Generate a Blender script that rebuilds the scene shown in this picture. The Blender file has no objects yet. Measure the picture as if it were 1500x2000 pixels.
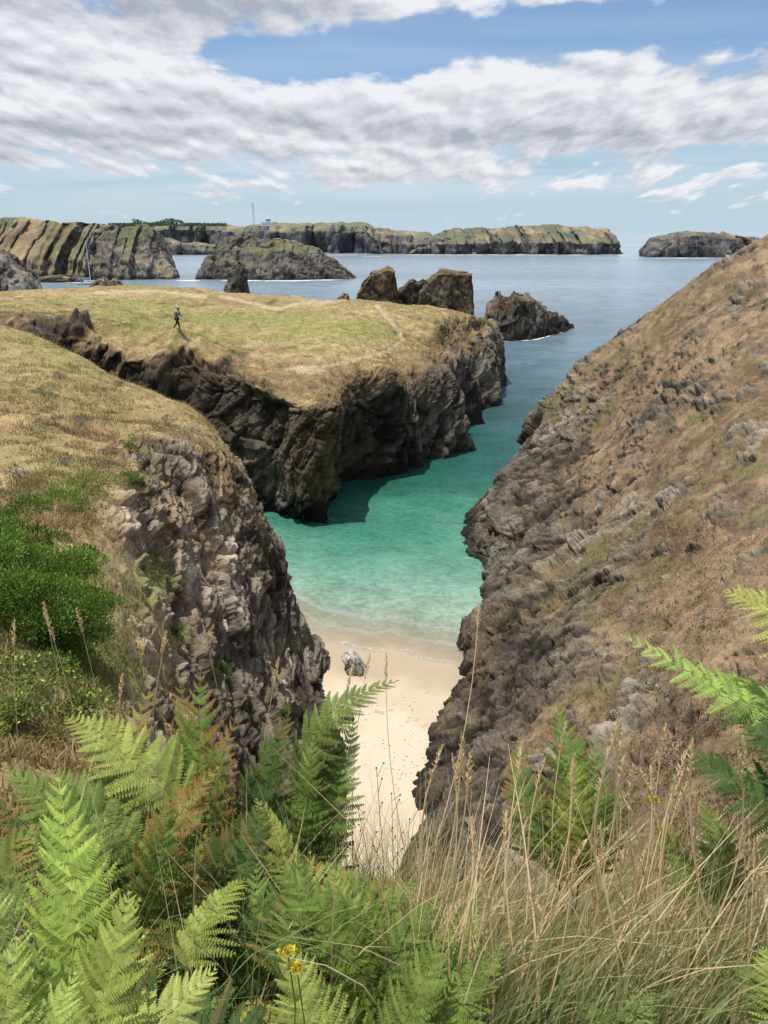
import bpy, math, random
import numpy as np
from mathutils import Vector
rng = np.random.default_rng(7); random.seed(7)
C = bpy.context.scene.collection
TH = math.radians(19.9); F = 1500.0; H = 20.0
ct, st = math.cos(TH), math.sin(TH)

# ---------------------------------------------------------------- camera
cam = bpy.data.cameras.new('camera'); camo = bpy.data.objects.new('camera', cam); C.objects.link(camo)
cam.sensor_fit = 'VERTICAL'; cam.sensor_height = 36; cam.lens = 27; cam.clip_start = .05; cam.clip_end = 90000
camo.location = (0, 0, H); camo.rotation_euler = (math.radians(90) - TH, 0, 0)
bpy.context.scene.camera = camo
to_sun = Vector((-.23, .03, .972)).normalized()

def D(px, py, Y):
    cx = (px-750)/F; cy = (1000-py)/F
    t = Y/(ct+cy*st)
    return (cx*t, Y, H+t*(-st+cy*ct))
def Z(px, Y, z):
    t = Y*ct-(z-H)*st
    return ((px-750)/F*t, Y, z)
def G(px, py, z=0.0):
    cx = (px-750)/F; cy = (1000-py)/F
    t = (z-H)/(-st+cy*ct)
    return (cx*t, t*(ct+cy*st), z)
def proj(P):
    x = P[..., 0]; y = P[..., 1]; z = P[..., 2]-H
    d = y*ct-z*st; d = np.where(d < .05, .05, d)
    return 750+F*x/d, 1000-F*(y*st+z*ct)/d

# ---------------------------------------------------------------- noise
def h3(ix, iy, iz, seed):
    n = ix*np.uint32(374761393)+iy*np.uint32(668265263)+iz*np.uint32(2246822519)+np.uint32((seed*3266489917+12345) & 0xffffffff)
    n = (n ^ (n >> np.uint32(13)))*np.uint32(1274126177)
    n = (n ^ (n >> np.uint32(15)))*np.uint32(2654435761)
    n = n ^ (n >> np.uint32(16))
    return (n & np.uint32(0xffff)).astype(np.float32)/32767.5-1
def u32(a): return a.astype(np.int64).astype(np.uint32)
def vn(p, seed=0):
    f = np.floor(p); w = (p-f).astype(np.float32); w = w*w*w*(w*(w*6-15)+10)
    X, Y, Zz = u32(f[..., 0]), u32(f[..., 1]), u32(f[..., 2]); o = np.uint32(1)
    def row(y, z):
        a = h3(X, y, z, seed); b = h3(X+o, y, z, seed); return a+(b-a)*w[..., 0]
    a = row(Y, Zz); b = row(Y+o, Zz); c = row(Y, Zz+o); d = row(Y+o, Zz+o)
    e = a+(b-a)*w[..., 1]; g = c+(d-c)*w[..., 1]
    return e+(g-e)*w[..., 2]
R3 = np.array([[.36, .48, -.8], [-.8, .6, 0], [.48, .64, .6]])
def fbm(p, oc=4, seed=0, gain=.5):
    s = 0; a = 1; tot = 0
    for i in range(oc):
        s = s+a*vn(p, seed+i); tot += a; a *= gain; p = (p@R3.T)*2.03+17.3
    return s/tot
def ridge(p, oc=4, seed=0, gain=.5):
    s = 0; a = 1; tot = 0
    for i in range(oc):
        s = s+a*(1-2*np.abs(vn(p, seed+i))); tot += a; a *= gain; p = (p@R3.T)*2.07+9.1
    return s/tot
def facet(p, seed=0):
    q = np.floor(p-.5); best = np.full(p.shape[:-1], 1e9, np.float32); sec = best.copy(); val = np.zeros_like(best)
    for ox in (0, 1):
        for oy in (0, 1):
            for oz in (0, 1):
                c = q+np.array([ox, oy, oz]); X, Y, Zz = u32(c[..., 0]), u32(c[..., 1]), u32(c[..., 2])
                j = [h3(X, Y, Zz, seed+k) for k in range(3)]
                dx = [(p[..., k]-(c[..., k]+.5+.4*j[k])).astype(np.float32) for k in range(3)]
                d = dx[0]**2+dx[1]**2+dx[2]**2
                g = h3(X, Y, Zz, seed+3)*.32+.42*(dx[0]*h3(X, Y, Zz, seed+4)+dx[1]*h3(X, Y, Zz, seed+5)+dx[2]*h3(X, Y, Zz, seed+6))
                m = d < best
                sec = np.where(m, best, np.minimum(sec, d)); val = np.where(m, g, val); best = np.where(m, d, best)
    return val, np.sqrt(sec)-np.sqrt(best)
def sst(a, b, x):
    t = np.clip((x-a)/(b-a), 0, 1); return t*t*(3-2*t)
def mix(a, b, t):
    return np.asarray(a)*(1-t[..., None])+np.asarray(b)*t[..., None]

# ---------------------------------------------------------------- mesh helpers
def mesh_from(name, V, Fc, mat, col=None, smooth=False, attrs=None, parent=None, loc=None):
    V = np.asarray(V, np.float32).reshape(-1, 3)
    if loc is not None: V = V-np.asarray(loc, np.float32)
    Fc = np.asarray(Fc, np.int32); k = Fc.shape[1]
    me = bpy.data.meshes.new(name); me.vertices.add(len(V)); me.vertices.foreach_set('co', V.ravel())
    me.loops.add(Fc.size); me.loops.foreach_set('vertex_index', Fc.ravel())
    me.polygons.add(len(Fc)); me.polygons.foreach_set('loop_start', np.arange(0, Fc.size, k, dtype=np.int32))
    me.update(calc_edges=True)
    if smooth: me.polygons.foreach_set('use_smooth', np.ones(len(Fc), bool))
    if col is not None:
        a = me.color_attributes.new('col', 'FLOAT_COLOR', 'POINT')
        cc = np.ones((len(V), 4), np.float32); cc[:, :3] = np.asarray(col).reshape(-1, 3) if np.ndim(col) > 1 else col
        a.data.foreach_set('color', cc.ravel())
    if attrs:
        for kx, v in attrs.items():
            a = me.attributes.new(kx, 'FLOAT', 'POINT'); a.data.foreach_set('value', np.asarray(v, np.float32).ravel())
    me.materials.append(mat)
    me.validate()
    o = bpy.data.objects.new(name, me); C.objects.link(o)
    if parent is not None: o.parent = parent
    if loc is not None and parent is None: o.location = loc
    return o
def tag(o, label=None, cat=None, group=None, kind=None):
    if label: o['label'] = label
    if cat: o['category'] = cat
    if group: o['group'] = group
    if kind: o['kind'] = kind
    return o
def empty(name, loc):
    o = bpy.data.objects.new(name, None); C.objects.link(o); o.location = loc; o.empty_display_size = .1; return o
class MB:
    def __init__(s): s.v = []; s.f = []; s.c = []
    def add(s, V, Fc, col=(1, 1, 1)):
        n = len(s.v); s.v += [tuple(p) for p in V]; s.f += [tuple(i+n for i in f) for f in Fc]; s.c += [col]*len(V)
    def box(s, c, d, col=(1, 1, 1), rz=0):
        V = []
        for z in (-.5, .5):
            for x, y in ((-.5, -.5), (.5, -.5), (.5, .5), (-.5, .5)):
                X, Y = x*d[0], y*d[1]; V.append((c[0]+X*math.cos(rz)-Y*math.sin(rz), c[1]+X*math.sin(rz)+Y*math.cos(rz), c[2]+z*d[2]))
        s.add(V, [(3, 2, 1, 0), (4, 5, 6, 7), (0, 1, 5, 4), (1, 2, 6, 5), (2, 3, 7, 6), (3, 0, 4, 7)], col)
    def tube(s, pts, rad, n=6, col=(1, 1, 1)):
        pts = [Vector(p) for p in pts]; V = []; Fc = []
        if not hasattr(rad, '__len__'): rad = [rad]*len(pts)
        for i, p in enumerate(pts):
            d = (pts[min(i+1, len(pts)-1)]-pts[max(i-1, 0)]).normalized()
            a = d.cross(Vector((.3, .9, .2))).normalized(); b = d.cross(a)
            for k in range(n):
                t = 2*math.pi*k/n; V.append(p+(a*math.cos(t)+b*math.sin(t))*rad[i])
        for i in range(len(pts)-1):
            for k in range(n): Fc.append((i*n+k, i*n+(k+1) % n, (i+1)*n+(k+1) % n, (i+1)*n+k))
        Fc.append(tuple(range(n))[::-1]); Fc.append(tuple((len(pts)-1)*n+k for k in range(n)))
        s.add(V, Fc, col)
    def build(s, name, mat, parent=None, smooth=False):
        me = bpy.data.meshes.new(name); me.from_pydata(s.v, [], s.f); me.update()
        a = me.color_attributes.new('col', 'FLOAT_COLOR', 'POINT')
        a.data.foreach_set('color', [x for c in s.c for x in (*c, 1)])
        if smooth: me.polygons.foreach_set('use_smooth', [True]*len(me.polygons))
        me.materials.append(mat); o = bpy.data.objects.new(name, me); C.objects.link(o)
        if parent is not None: o.parent = parent
        return o

# ---------------------------------------------------------------- materials
def newmat(name):
    m = bpy.data.materials.new(name); m.use_nodes = True; nt = m.node_tree; nt.nodes.clear()
    return m, nt, nt.nodes, nt.links
def terrain_mat(name, s1, s2, bump, strength=.6, lo=.55, hi=1.45):
    m, nt, N, L = newmat(name)
    out = N.new('ShaderNodeOutputMaterial'); b = N.new('ShaderNodeBsdfPrincipled'); L.new(b.outputs[0], out.inputs[0])
    b.inputs['Roughness'].default_value = .9; b.inputs['Specular IOR Level'].default_value = .15
    at = N.new('ShaderNodeAttribute'); at.attribute_name = 'col'
    tc = N.new('ShaderNodeTexCoord')
    n1 = N.new('ShaderNodeTexNoise'); n1.inputs['Scale'].default_value = s1; n1.inputs['Detail'].default_value = 8; n1.inputs['Roughness'].default_value = .7
    n2 = N.new('ShaderNodeTexNoise'); n2.inputs['Scale'].default_value = s2; n2.inputs['Detail'].default_value = 4; n2.inputs['Roughness'].default_value = .7
    L.new(tc.outputs['Object'], n1.inputs['Vector']); L.new(tc.outputs['Object'], n2.inputs['Vector'])
    ad = N.new('ShaderNodeMath'); ad.operation = 'ADD'; L.new(n1.outputs[0], ad.inputs[0]); L.new(n2.outputs[0], ad.inputs[1])
    mr = N.new('ShaderNodeMapRange'); mr.inputs[1].default_value = .7; mr.inputs[2].default_value = 1.3; mr.inputs[3].default_value = lo; mr.inputs[4].default_value = hi
    L.new(ad.outputs[0], mr.inputs[0])
    sc = N.new('ShaderNodeVectorMath'); sc.operation = 'SCALE'; L.new(at.outputs['Color'], sc.inputs[0]); L.new(mr.outputs[0], sc.inputs['Scale'])
    L.new(sc.outputs[0], b.inputs['Base Color'])
    bp = N.new('ShaderNodeBump'); bp.inputs['Strength'].default_value = strength; bp.inputs['Distance'].default_value = bump
    L.new(ad.outputs[0], bp.inputs['Height']); L.new(bp.outputs[0], b.inputs['Normal'])
    return m
M_near = terrain_mat('coastal_ground', 2.5, 11, .10, .65, .6, 1.42)
M_mid = terrain_mat('headland_ground', 1.2, 6, .20, .65, .55, 1.45)
M_far = terrain_mat('distant_rock', .10, .4, 1.5, .4, .75, 1.25)
M_sand = terrain_mat('sand', .8, 9, .012, .35, .94, 1.06)
def leaf_mat(name, trans=.35, rough=.6, spec=.2):
    m, nt, N, L = newmat(name)
    out = N.new('ShaderNodeOutputMaterial'); b = N.new('ShaderNodeBsdfPrincipled'); t = N.new('ShaderNodeBsdfTranslucent'); mx = N.new('ShaderNodeMixShader')
    b.inputs['Roughness'].default_value = rough; b.inputs['Specular IOR Level'].default_value = spec
    at = N.new('ShaderNodeAttribute'); at.attribute_name = 'col'
    L.new(at.outputs['Color'], b.inputs['Base Color']); L.new(at.outputs['Color'], t.inputs['Color'])
    mx.inputs[0].default_value = trans; L.new(b.outputs[0], mx.inputs[1]); L.new(t.outputs[0], mx.inputs[2]); L.new(mx.outputs[0], out.inputs[0])
    return m
M_leaf = leaf_mat('leaf', .32, .6, .10); M_dry = leaf_mat('dry_stem', .3, .8)
def plain(name, rough=.6, metal=0):
    m, nt, N, L = newmat(name)
    out = N.new('ShaderNodeOutputMaterial'); b = N.new('ShaderNodeBsdfPrincipled'); L.new(b.outputs[0], out.inputs[0])
    b.inputs['Roughness'].default_value = rough; b.inputs['Metallic'].default_value = metal
    at = N.new('ShaderNodeAttribute'); at.attribute_name = 'col'
    ns = N.new('ShaderNodeTexNoise'); ns.inputs['Scale'].default_value = 6
    mr = N.new('ShaderNodeMapRange'); mr.inputs[3].default_value = .85; mr.inputs[4].default_value = 1.15; L.new(ns.outputs[0], mr.inputs[0])
    sc = N.new('ShaderNodeVectorMath'); sc.operation = 'SCALE'; L.new(at.outputs['Color'], sc.inputs[0]); L.new(mr.outputs[0], sc.inputs['Scale'])
    L.new(sc.outputs[0], b.inputs['Base Color'])
    return m
M_paint = plain('painted_surface', .45); M_cloth = plain('cloth', .9); M_skin = plain('skin', .55); M_metal = plain('grey_metal', .4, .6)

# ---------------------------------------------------------------- colours (linear)
ROCK_D = (.052, .045, .038); ROCK_M = (.178, .152, .118); ROCK_L = (.40, .365, .31); OCHRE = (.26, .195, .12); LICH = (.25, .15, .055)
STRAW = (.42, .32, .16); GREEN = (.24, .25, .08); BROWN = (.245, .16, .085); DKGREEN = (.08, .105, .03)

def catmull(Ct, m, n):
    Ct = np.asarray(Ct, float)
    def one(A, k):
        M = A.shape[0]; t = np.linspace(0, M-1, k); i = np.minimum(t.astype(int), M-2); f = (t-i).reshape((-1,)+(1,)*(A.ndim-1))
        p0 = A[np.maximum(i-1, 0)]; p1 = A[i]; p2 = A[i+1]; p3 = A[np.minimum(i+2, M-1)]
        return .5*((2*p1)+(-p0+p2)*f+(2*p0-5*p1+4*p2-p3)*f*f+(-p0+3*p1-3*p2+p3)*f**3)
    A = one(Ct, m); A = one(np.swapaxes(A, 0, 1), n); return np.swapaxes(A, 0, 1)
def gnormal(P):
    du = np.gradient(P, axis=0); dv = np.gradient(P, axis=1)
    n = np.cross(du, dv); n /= np.linalg.norm(n, axis=-1, keepdims=True)+1e-9
    flip = n[..., 2].mean() < 0
    return (-n if flip else n), flip
def gfaces(m, n, flip):
    i = np.arange(m*n).reshape(m, n)
    q = np.stack([i[:-1, :-1], i[1:, :-1], i[1:, 1:], i[:-1, 1:]], -1).reshape(-1, 4)
    return q[:, ::-1] if flip else q
STR = np.array([[1.9, .42, -1.0], [.22, .75, .22], [.5, -.3, .85]])   # anisotropic strata frame
ISO = R3*1.15
AR = (.50, .80, .50, .26, .11, .12)
def rock_disp(P, s, seed, off=.25, a=AR, M=STR):
    p = P/s
    warp = np.stack([fbm(p*.5, 2, seed+50+k) for k in range(3)], -1)*.25
    q = (p+warp)@M.T
    qb = (p@R3.T)@M.T
    f1, c1 = facet(q*.42, seed+1); f2, c2 = facet(q*1.0, seed+11)
    big = ridge(p*.22, 2, seed+21); f3, c3 = facet(q*2.2, seed+31); f4, c4 = facet(q*5.4, seed+35); f5, c5 = facet(qb*10.5, seed+38)
    d = big*a[0]+f1*a[1]+f2*a[2]+f3*a[3]+f4*a[4]+f5*a[4]*.4+ridge(q*1.3, 5, seed+41, .6)*a[5]
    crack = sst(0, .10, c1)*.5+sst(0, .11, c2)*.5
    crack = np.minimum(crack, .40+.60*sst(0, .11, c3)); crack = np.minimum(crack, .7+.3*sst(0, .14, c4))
    return (d-off)*s-(1-crack)*.13*s, crack, f2*1.3, f3*1.5+f4*.8
def rock_colour(P, s, seed, crack, f2, f3, wet=1.6, light=1.0, ochre=1.0, M=STR):
    p = P/s; q = p@M.T
    n1 = fbm(q*.9, 5, seed+61, .6); n2 = fbm(q*2.0, 5, seed+71, .62); n3 = fbm(p*.3, 3, seed+81)
    c = mix(ROCK_D, ROCK_M, sst(-.45, .25, .8*n1+.40*f3+.4*n3+.25*f2))
    c = mix(c, ROCK_L, sst(.0, .75, .7*n2+.9*n3+.50*f2+.25*f3+.18*(light-1))*.75*min(light, 1.2))
    c = mix(c, OCHRE, sst(.1, .55, fbm(p*.6, 4, seed+91))*.5*ochre)
    c = c*(.38+.62*crack)[..., None]*(.80+.20*sst(-.5, .05, f2+.6*f3))[..., None]  # crack lines and low facets darkened: occlusion shade painted into the rock colour
    w = sst(wet, wet*.3, P[..., 2]+.5*wet*n3)
    return mix(c, np.array(ROCK_D)*.6, w*.85)
def patch(name, ctrl, m, n, mat, s, seed, veg_col, paint=None, light=1.0, ochre=1.0, wet=1.6, gamp=.12, va=(.38, .22), namp=1.0, off=.25, a=AR, bigamp=None, vk=.9, rmul=1.0, vf=(.5, 2.6), bf=.085):
    A = catmull(ctrl, m, n); P = A[..., :3]; veg = A[..., 3]
    N, fl = gnormal(P)
    vv = veg+va[0]*fbm(P/s*vf[0], 4, seed+5, .6)+va[1]*fbm(P/s*vf[1], 3, seed+6, .6)
    d, crack, f2, f3 = rock_disp(P, s, seed, off, a)
    vs = sst(.34, .66, vv)
    g = (fbm(P*.35, 4, seed+7)*.45+fbm(P*2.2, 3, seed+8)*.09+np.abs(fbm(P*.9, 3, seed+9))*.2)*gamp*5
    disp = d*.8*namp*(1-vs*vk)+g*vs
    if bigamp is not None:
        pl = P*np.array([1, 1, .35]); disp = disp+(ridge(pl*bf, 3, seed+300, .45)-.15)*bigamp(A)*sst(1.1, .3, veg)
    Q = P+N*disp[..., None]
    N2, fl2 = gnormal(Q)
    vs2 = vs*sst(.12, .45, N2[..., 2]+.15*fbm(P*1.5, 2, seed+15))
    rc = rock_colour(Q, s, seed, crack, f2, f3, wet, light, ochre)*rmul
    vc = veg_col(Q, proj(Q), seed)
    if paint is not None: rc, vc, vs2 = paint(Q, proj(Q), rc, vc, vs2)
    col = mix(rc, vc, vs2)
    o = mesh_from(name, Q, gfaces(m, n, fl2), mat, np.clip(col, .004, 1))
    tag(o, kind='structure')
    return o, dict(P=Q.reshape(-1, 3), N=N2.reshape(-1, 3), veg=vs2.reshape(-1), col=vc.reshape(-1, 3), px=proj(Q.reshape(-1, 3)))
def blob(pp, px, py, rx, ry, w=1):
    return w*np.exp(-((pp[0]-px)/rx)**2-((pp[1]-py)/ry)**2)
def polyd(pp, pts):
    best = np.full(pp[0].shape, 1e9)
    for (x0, y0), (x1, y1) in zip(pts[:-1], pts[1:]):
        dx, dy = x1-x0, y1-y0; t = np.clip(((pp[0]-x0)*dx+(pp[1]-y0)*dy)/(dx*dx+dy*dy), 0, 1)
        best = np.minimum(best, np.hypot(pp[0]-x0-t*dx, (pp[1]-y0-t*dy)*1.7))
    return best

# ---------------------------------------------------------------- headland
def v4(p, v): return (*p, v)
hc = [
 [(-200,577,115),(-200,585,90),(-200,596,74),(-200,615,63),(-200,740,60),(-150,58)],
 [(0,575,118),(0,583,92),(0,598,75),(0,625,62),(0,740,60),(30,58)],
 [(130,568,122),(130,583,95),(130,612,74),(140,648,61),(150,760,58.5),(170,57)],
 [(260,562,125),(255,585,97),(250,622,76),(250,668,60.5),(270,790,57.5),(290,56)],
 [(380,568,120),(380,600,93),(385,645,74),(390,690,60),(410,830,56.5),(430,54.5)],
 [(500,578,114),(500,615,88),(505,675,67),(510,738,56),(530,870,54),(540,53)],
 [(620,586,108),(620,630,82),(622,710,62),(638,790,54),(622,900,53),(602,52)],
 [(720,590,106),(715,635,83),(708,705,67),(700,772,60.5),(690,860,60),(678,59)],
 [(800,597,105),(790,640,86),(775,690,75),(760,742,67.5),(755,830,66.5),(760,65.5)],
 [(865,603,104),(850,645,90),(840,680,82),(838,742,73.5),(846,800,72),(860,71)],
 [(905,612,104),(880,650,96),(876,685,89),(885,715,82),(898,785,79.5),(915,78)],
 [(935,620,105),(914,650,101),(915,680,96),(935,730,91),(945,762,90),(952,89)],
 [(952,632,108),(957,648,107),(965,672,106),(970,706,105),(974,740,105),(984,105)]]
ctrl = []
for i, c in enumerate(hc):
    tip = max(0, (i-8)/4)
    vg = [.92, .98, .90, .54, .02]
    row = [v4(Z(c[0][0], c[0][2]+14, -3), 0.1), v4(Z(c[0][0], c[0][2]+6, 6), 0.3)]
    for k in range(5): row.append(v4(D(*c[k]), vg[k]-.55*tip*(k > 0)))
    row.append(v4(Z(c[5][0], c[5][1], -1.5), -.3)); ctrl.append(row)
ctrl.append([v4(Z(958, 128, -3), 0), v4(Z(958, 124, 2), 0)]+[v4(Z(960+k*2, 119-k*1.0, z), .1) for k, z in enumerate((7.0, 6.0, 4.5, 3, 1.5))]+[v4(Z(978, 112, -2), 0)])
def hcol(Q, pp, seed):
    n = fbm(Q*.12, 4, seed+1); n2 = fbm(Q*.9, 4, seed+2, .65)
    g = blob(pp, 540, 640, 320, 42, .8)+blob(pp, 230, 595, 220, 26, .65)+blob(pp, 700, 655, 110, 40, .45)
    g = np.clip(g+.85*n+.55*n2-.04, 0, .95)
    c = mix(STRAW, BROWN, np.clip(.55+1.0*n2+.6*n, 0, 1)); c = mix(c, GREEN, g)
    c = mix(c, mix(BROWN, STRAW, np.clip(.3+n2, 0, 1))*.8, sst(.30, .85, blob(pp, 620, 745, 300, 46)+blob(pp, 880, 680, 100, 70, .9)+blob(pp, 450, 590, 220, 14, .75)+.4*n2)*.85)
    dk = sst(.2, .6, fbm(Q*.5, 4, seed+3)+blob(pp, 100, 625, 160, 30, .5)+blob(pp, 460, 700, 60, 25, .6)-.05)
    return mix(c, mix(BROWN, DKGREEN, sst(-.1, .3, n2))*.75, dk*.75)
def hpaint(Q, pp, rc, vc, vs):
    d = np.minimum(polyd(pp, [(735, 597), (755, 620), (780, 645), (785, 665), (760, 685), (690, 703), (640, 716), (580, 720)]), polyd(pp, [(430, 578), (540, 604), (590, 592), (650, 590)]))
    d = np.minimum(d, polyd(pp, [(190, 572), (300, 568), (400, 580)]))
    w = sst(8, 2.0, d+2.5*fbm(Q*.8, 2, 3))*.75
    w = np.maximum(w, sst(.45, .75, blob(pp, 600, 722, 48, 12)+.3*fbm(Q*1.5, 3, 5))*.75)
    vc = mix(vc, (.50, .39, .27), w)
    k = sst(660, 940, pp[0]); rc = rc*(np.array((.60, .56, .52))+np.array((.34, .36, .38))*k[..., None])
    return rc, vc, vs
tipfade = lambda A: 2.6*sst(104, 88, A[..., 1])*sst(-30, -17, A[..., 0])
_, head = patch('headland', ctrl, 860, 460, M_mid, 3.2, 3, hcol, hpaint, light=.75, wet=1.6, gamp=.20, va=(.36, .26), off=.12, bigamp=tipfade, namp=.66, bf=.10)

# ---------------------------------------------------------------- left bluff
lb = [
 [Z(-300,58,8),Z(0,55,8),Z(240,50,5),Z(420,45,2.5),Z(480,42,0),Z(530,41,-2)],
 [D(-300,600,50),D(0,642,48),D(230,745,43),D(434,866,38.5),D(503,1040,38.5),Z(560,38,-1.5)],
 [D(-300,700,38),D(0,730,36),D(200,805,34),D(415,890,32.5),D(550,1140,34.5),Z(620,34.5,-1.5)],
 [D(-300,800,29),D(0,830,27.5),D(180,875,27),D(335,940,27.5),D(532,1200,31),Z(648,31,-1.5)],
 [D(-300,930,21),D(0,960,20),D(120,960,20.5),D(240,1005,21.5),D(485,1270,26.5),Z(672,28.5,-1.5)],
 [D(-300,1050,14),D(0,1100,13.5),D(110,1100,14.5),D(225,1150,16),D(460,1380,22),Z(688,26,-1.5)],
 [D(-300,1250,9),D(0,1250,9),D(110,1280,10),D(230,1330,11.5),D(450,1500,17),Z(665,21.5,-1)],
 [D(-300,1500,5.5),D(0,1500,5.5),D(150,1520,6),D(300,1560,7),D(480,1750,11.5),Z(650,17,-.5)],
 [Z(-300,2.6,16.6),Z(0,2.6,16.4),Z(150,3,16),Z(300,4,14.5),Z(480,7,10),Z(640,12,4)]]
lv = [1.0, 1.0, .92, .52, .06, -.3]
ctrl = [[v4(p, lv[k]-(.05 if i in (3, 4) and k == 3 else 0)+(.12 if i in (5, 6) and k in (3, 4) else 0)) for k, p in enumerate(r)] for i, r in enumerate(lb)]
def lcol(Q, pp, seed):
    n = fbm(Q*.15, 4, seed+1); n2 = fbm(Q*1.1, 4, seed+2, .65)
    g = blob(pp, 120, 680, 200, 50, .45)+blob(pp, 60, 910, 120, 50, .45)+blob(pp, 100, 1300, 220, 160, .9)+blob(pp, 300, 1130, 40, 60, 1.)+blob(pp, 180, 950, 60, 40, .6)
    g = np.clip(g+.6*n+.45*n2-.14, 0, 1)
    c = mix(STRAW, BROWN, np.clip(.42+1.0*n2+.5*n, 0, 1)); c = mix(c, GREEN, g)
    dk = sst(.25, .6, fbm(Q*.8, 4, seed+3)+blob(pp, 90, 1300, 200, 130, .3)-.02)
    return mix(c, DKGREEN, dk*.5)
def lpaint(Q, pp, rc, vc, vs):
    w = sst(.40, .75, blob(pp, 210, 1040, 70, 90)+blob(pp, 280, 1250, 70, 100, .8)+.35*fbm(Q*1.2, 4, 5))*.6
    rc = mix(rc, (.40, .32, .23), w)
    rc = rc*(1+.42*blob(pp, 370, 1080, 130, 220)-.38*sst(50, -40, (560-pp[0])+(pp[1]-1150)*.2+60*fbm(Q*.8, 3, 8)))[..., None]*np.array((1.04, 1.0, .93))  # paler rock mid-face; shade on the right flank painted into the colour
    w = sst(.35, .7, blob(pp, 300, 1130, 45, 70)+blob(pp, 345, 1250, 40, 45, .8)+blob(pp, 430, 1310, 40, 30, .7)+.4*fbm(Q*1.6, 4, 6))*.7
    return mix(rc, (.16, .16, .055), w), vc, vs
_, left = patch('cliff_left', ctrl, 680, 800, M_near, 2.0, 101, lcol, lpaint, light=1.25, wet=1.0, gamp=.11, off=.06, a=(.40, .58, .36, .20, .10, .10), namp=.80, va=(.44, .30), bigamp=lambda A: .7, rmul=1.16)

# ---------------------------------------------------------------- right slope
rb = [
 [Z(1900,78,18),Z(1500,74,12),Z(1250,73,6),Z(1120,72,2),Z(1060,71,0),Z(1000,70,-2)],
 [D(1900,300,60),D(1500,465,60),D(1212,658,62),D(1080,793,64),D(1030,872,65),Z(972,64,-1)],
 [D(1900,450,46),D(1500,600,46),D(1270,740,50),D(1115,860,54),D(1000,925,57),Z(934,57,-1)],
 [D(1900,600,36),D(1500,750,36),D(1300,850,40),D(1115,960,44.5),D(956,1010,49),Z(902,50.5,-1)],
 [D(1900,800,27),D(1500,920,27.5),D(1300,1000,31),D(1125,1070,37),D(992,1100,42),Z(948,43.5,-1)],
 [D(1900,950,20),D(1500,1080,21),D(1300,1130,24.5),D(1110,1190,30),D(965,1215,34.5),Z(905,36.5,-1)],
 [D(1900,1100,14.5),D(1500,1250,15.5),D(1280,1290,19),D(1080,1330,24),D(940,1370,28),Z(872,30,-1)],
 [D(1900,1300,9.5),D(1500,1430,10.5),D(1250,1450,14.5),D(1020,1470,20),D(862,1490,24),Z(776,25.8,-1)],
 [D(1900,1500,6),D(1500,1600,7),D(1250,1620,10),D(1030,1640,15),D(870,1650,18.5),Z(775,20,-1)],
 [Z(1900,3,16.3),Z(1500,3.5,15.6),Z(1250,5.5,12.6),Z(1030,8.5,9),Z(880,11.5,5.2),Z(780,14,1)]]
rv = [.66, .63, .59, .40, .02, -.3]
ctrl = [[v4(p, rv[k]) for k, p in enumerate(r)] for r in rb]
def rcol(Q, pp, seed):
    n = fbm(Q*.15, 4, seed+1); n2 = fbm(Q*1.1, 5, seed+2, .7)
    c = mix((.30, .21, .125), (.145, .095, .056), np.clip(.5+1.5*n2+.6*n, 0, 1))
    g = np.clip(.9*n+1.0*fbm(Q*.7, 4, seed+4)+.0, 0, .8)
    c = mix(c, (.16, .155, .06), g)
    return mix(c, (.065, .056, .035), sst(.22, .55, fbm(Q*.9, 4, seed+9, .6))*.6)
def rpaint(Q, pp, rc, vc, vs):
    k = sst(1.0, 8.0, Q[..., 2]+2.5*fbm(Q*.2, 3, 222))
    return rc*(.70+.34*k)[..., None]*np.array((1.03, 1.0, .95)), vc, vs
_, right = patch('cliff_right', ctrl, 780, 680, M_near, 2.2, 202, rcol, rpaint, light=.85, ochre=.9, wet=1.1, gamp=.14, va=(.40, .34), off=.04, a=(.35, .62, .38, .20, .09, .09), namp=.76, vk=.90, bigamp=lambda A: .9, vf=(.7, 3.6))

# ---------------------------------------------------------------- foreground bank
xs = np.linspace(-7, 8, 200); ys = np.linspace(-5, 19, 320)
Xg, Yg = np.meshgrid(xs, ys, indexing='ij')
Zg = np.interp(Yg, [-5, 0, 1, 2, 3, 6, 12, 17, 19], [18.9, 18.45, 18.15, 17.5, 16.5, 13.2, 6.7, 1.2, -1.2])
Pb = np.stack([Xg, Yg, Zg], -1); Pb[..., 2] += .25*fbm(Pb*.8, 4, 9)+.05*fbm(Pb*5, 3, 10)+.02*np.abs(Xg)**1.5
nb = fbm(Pb*2, 4, 12)
Nb, fb = gnormal(Pb)
mesh_from('ground', Pb, gfaces(200, 320, fb), M_near, mix((.26, .19, .10), (.12, .14, .05), sst(-.3, .3, nb)))['kind'] = 'structure'
def bank_z(x, y): return float(np.interp(y, ys, Pb[int(np.argmin(abs(xs-x))), :, 2]))

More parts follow.
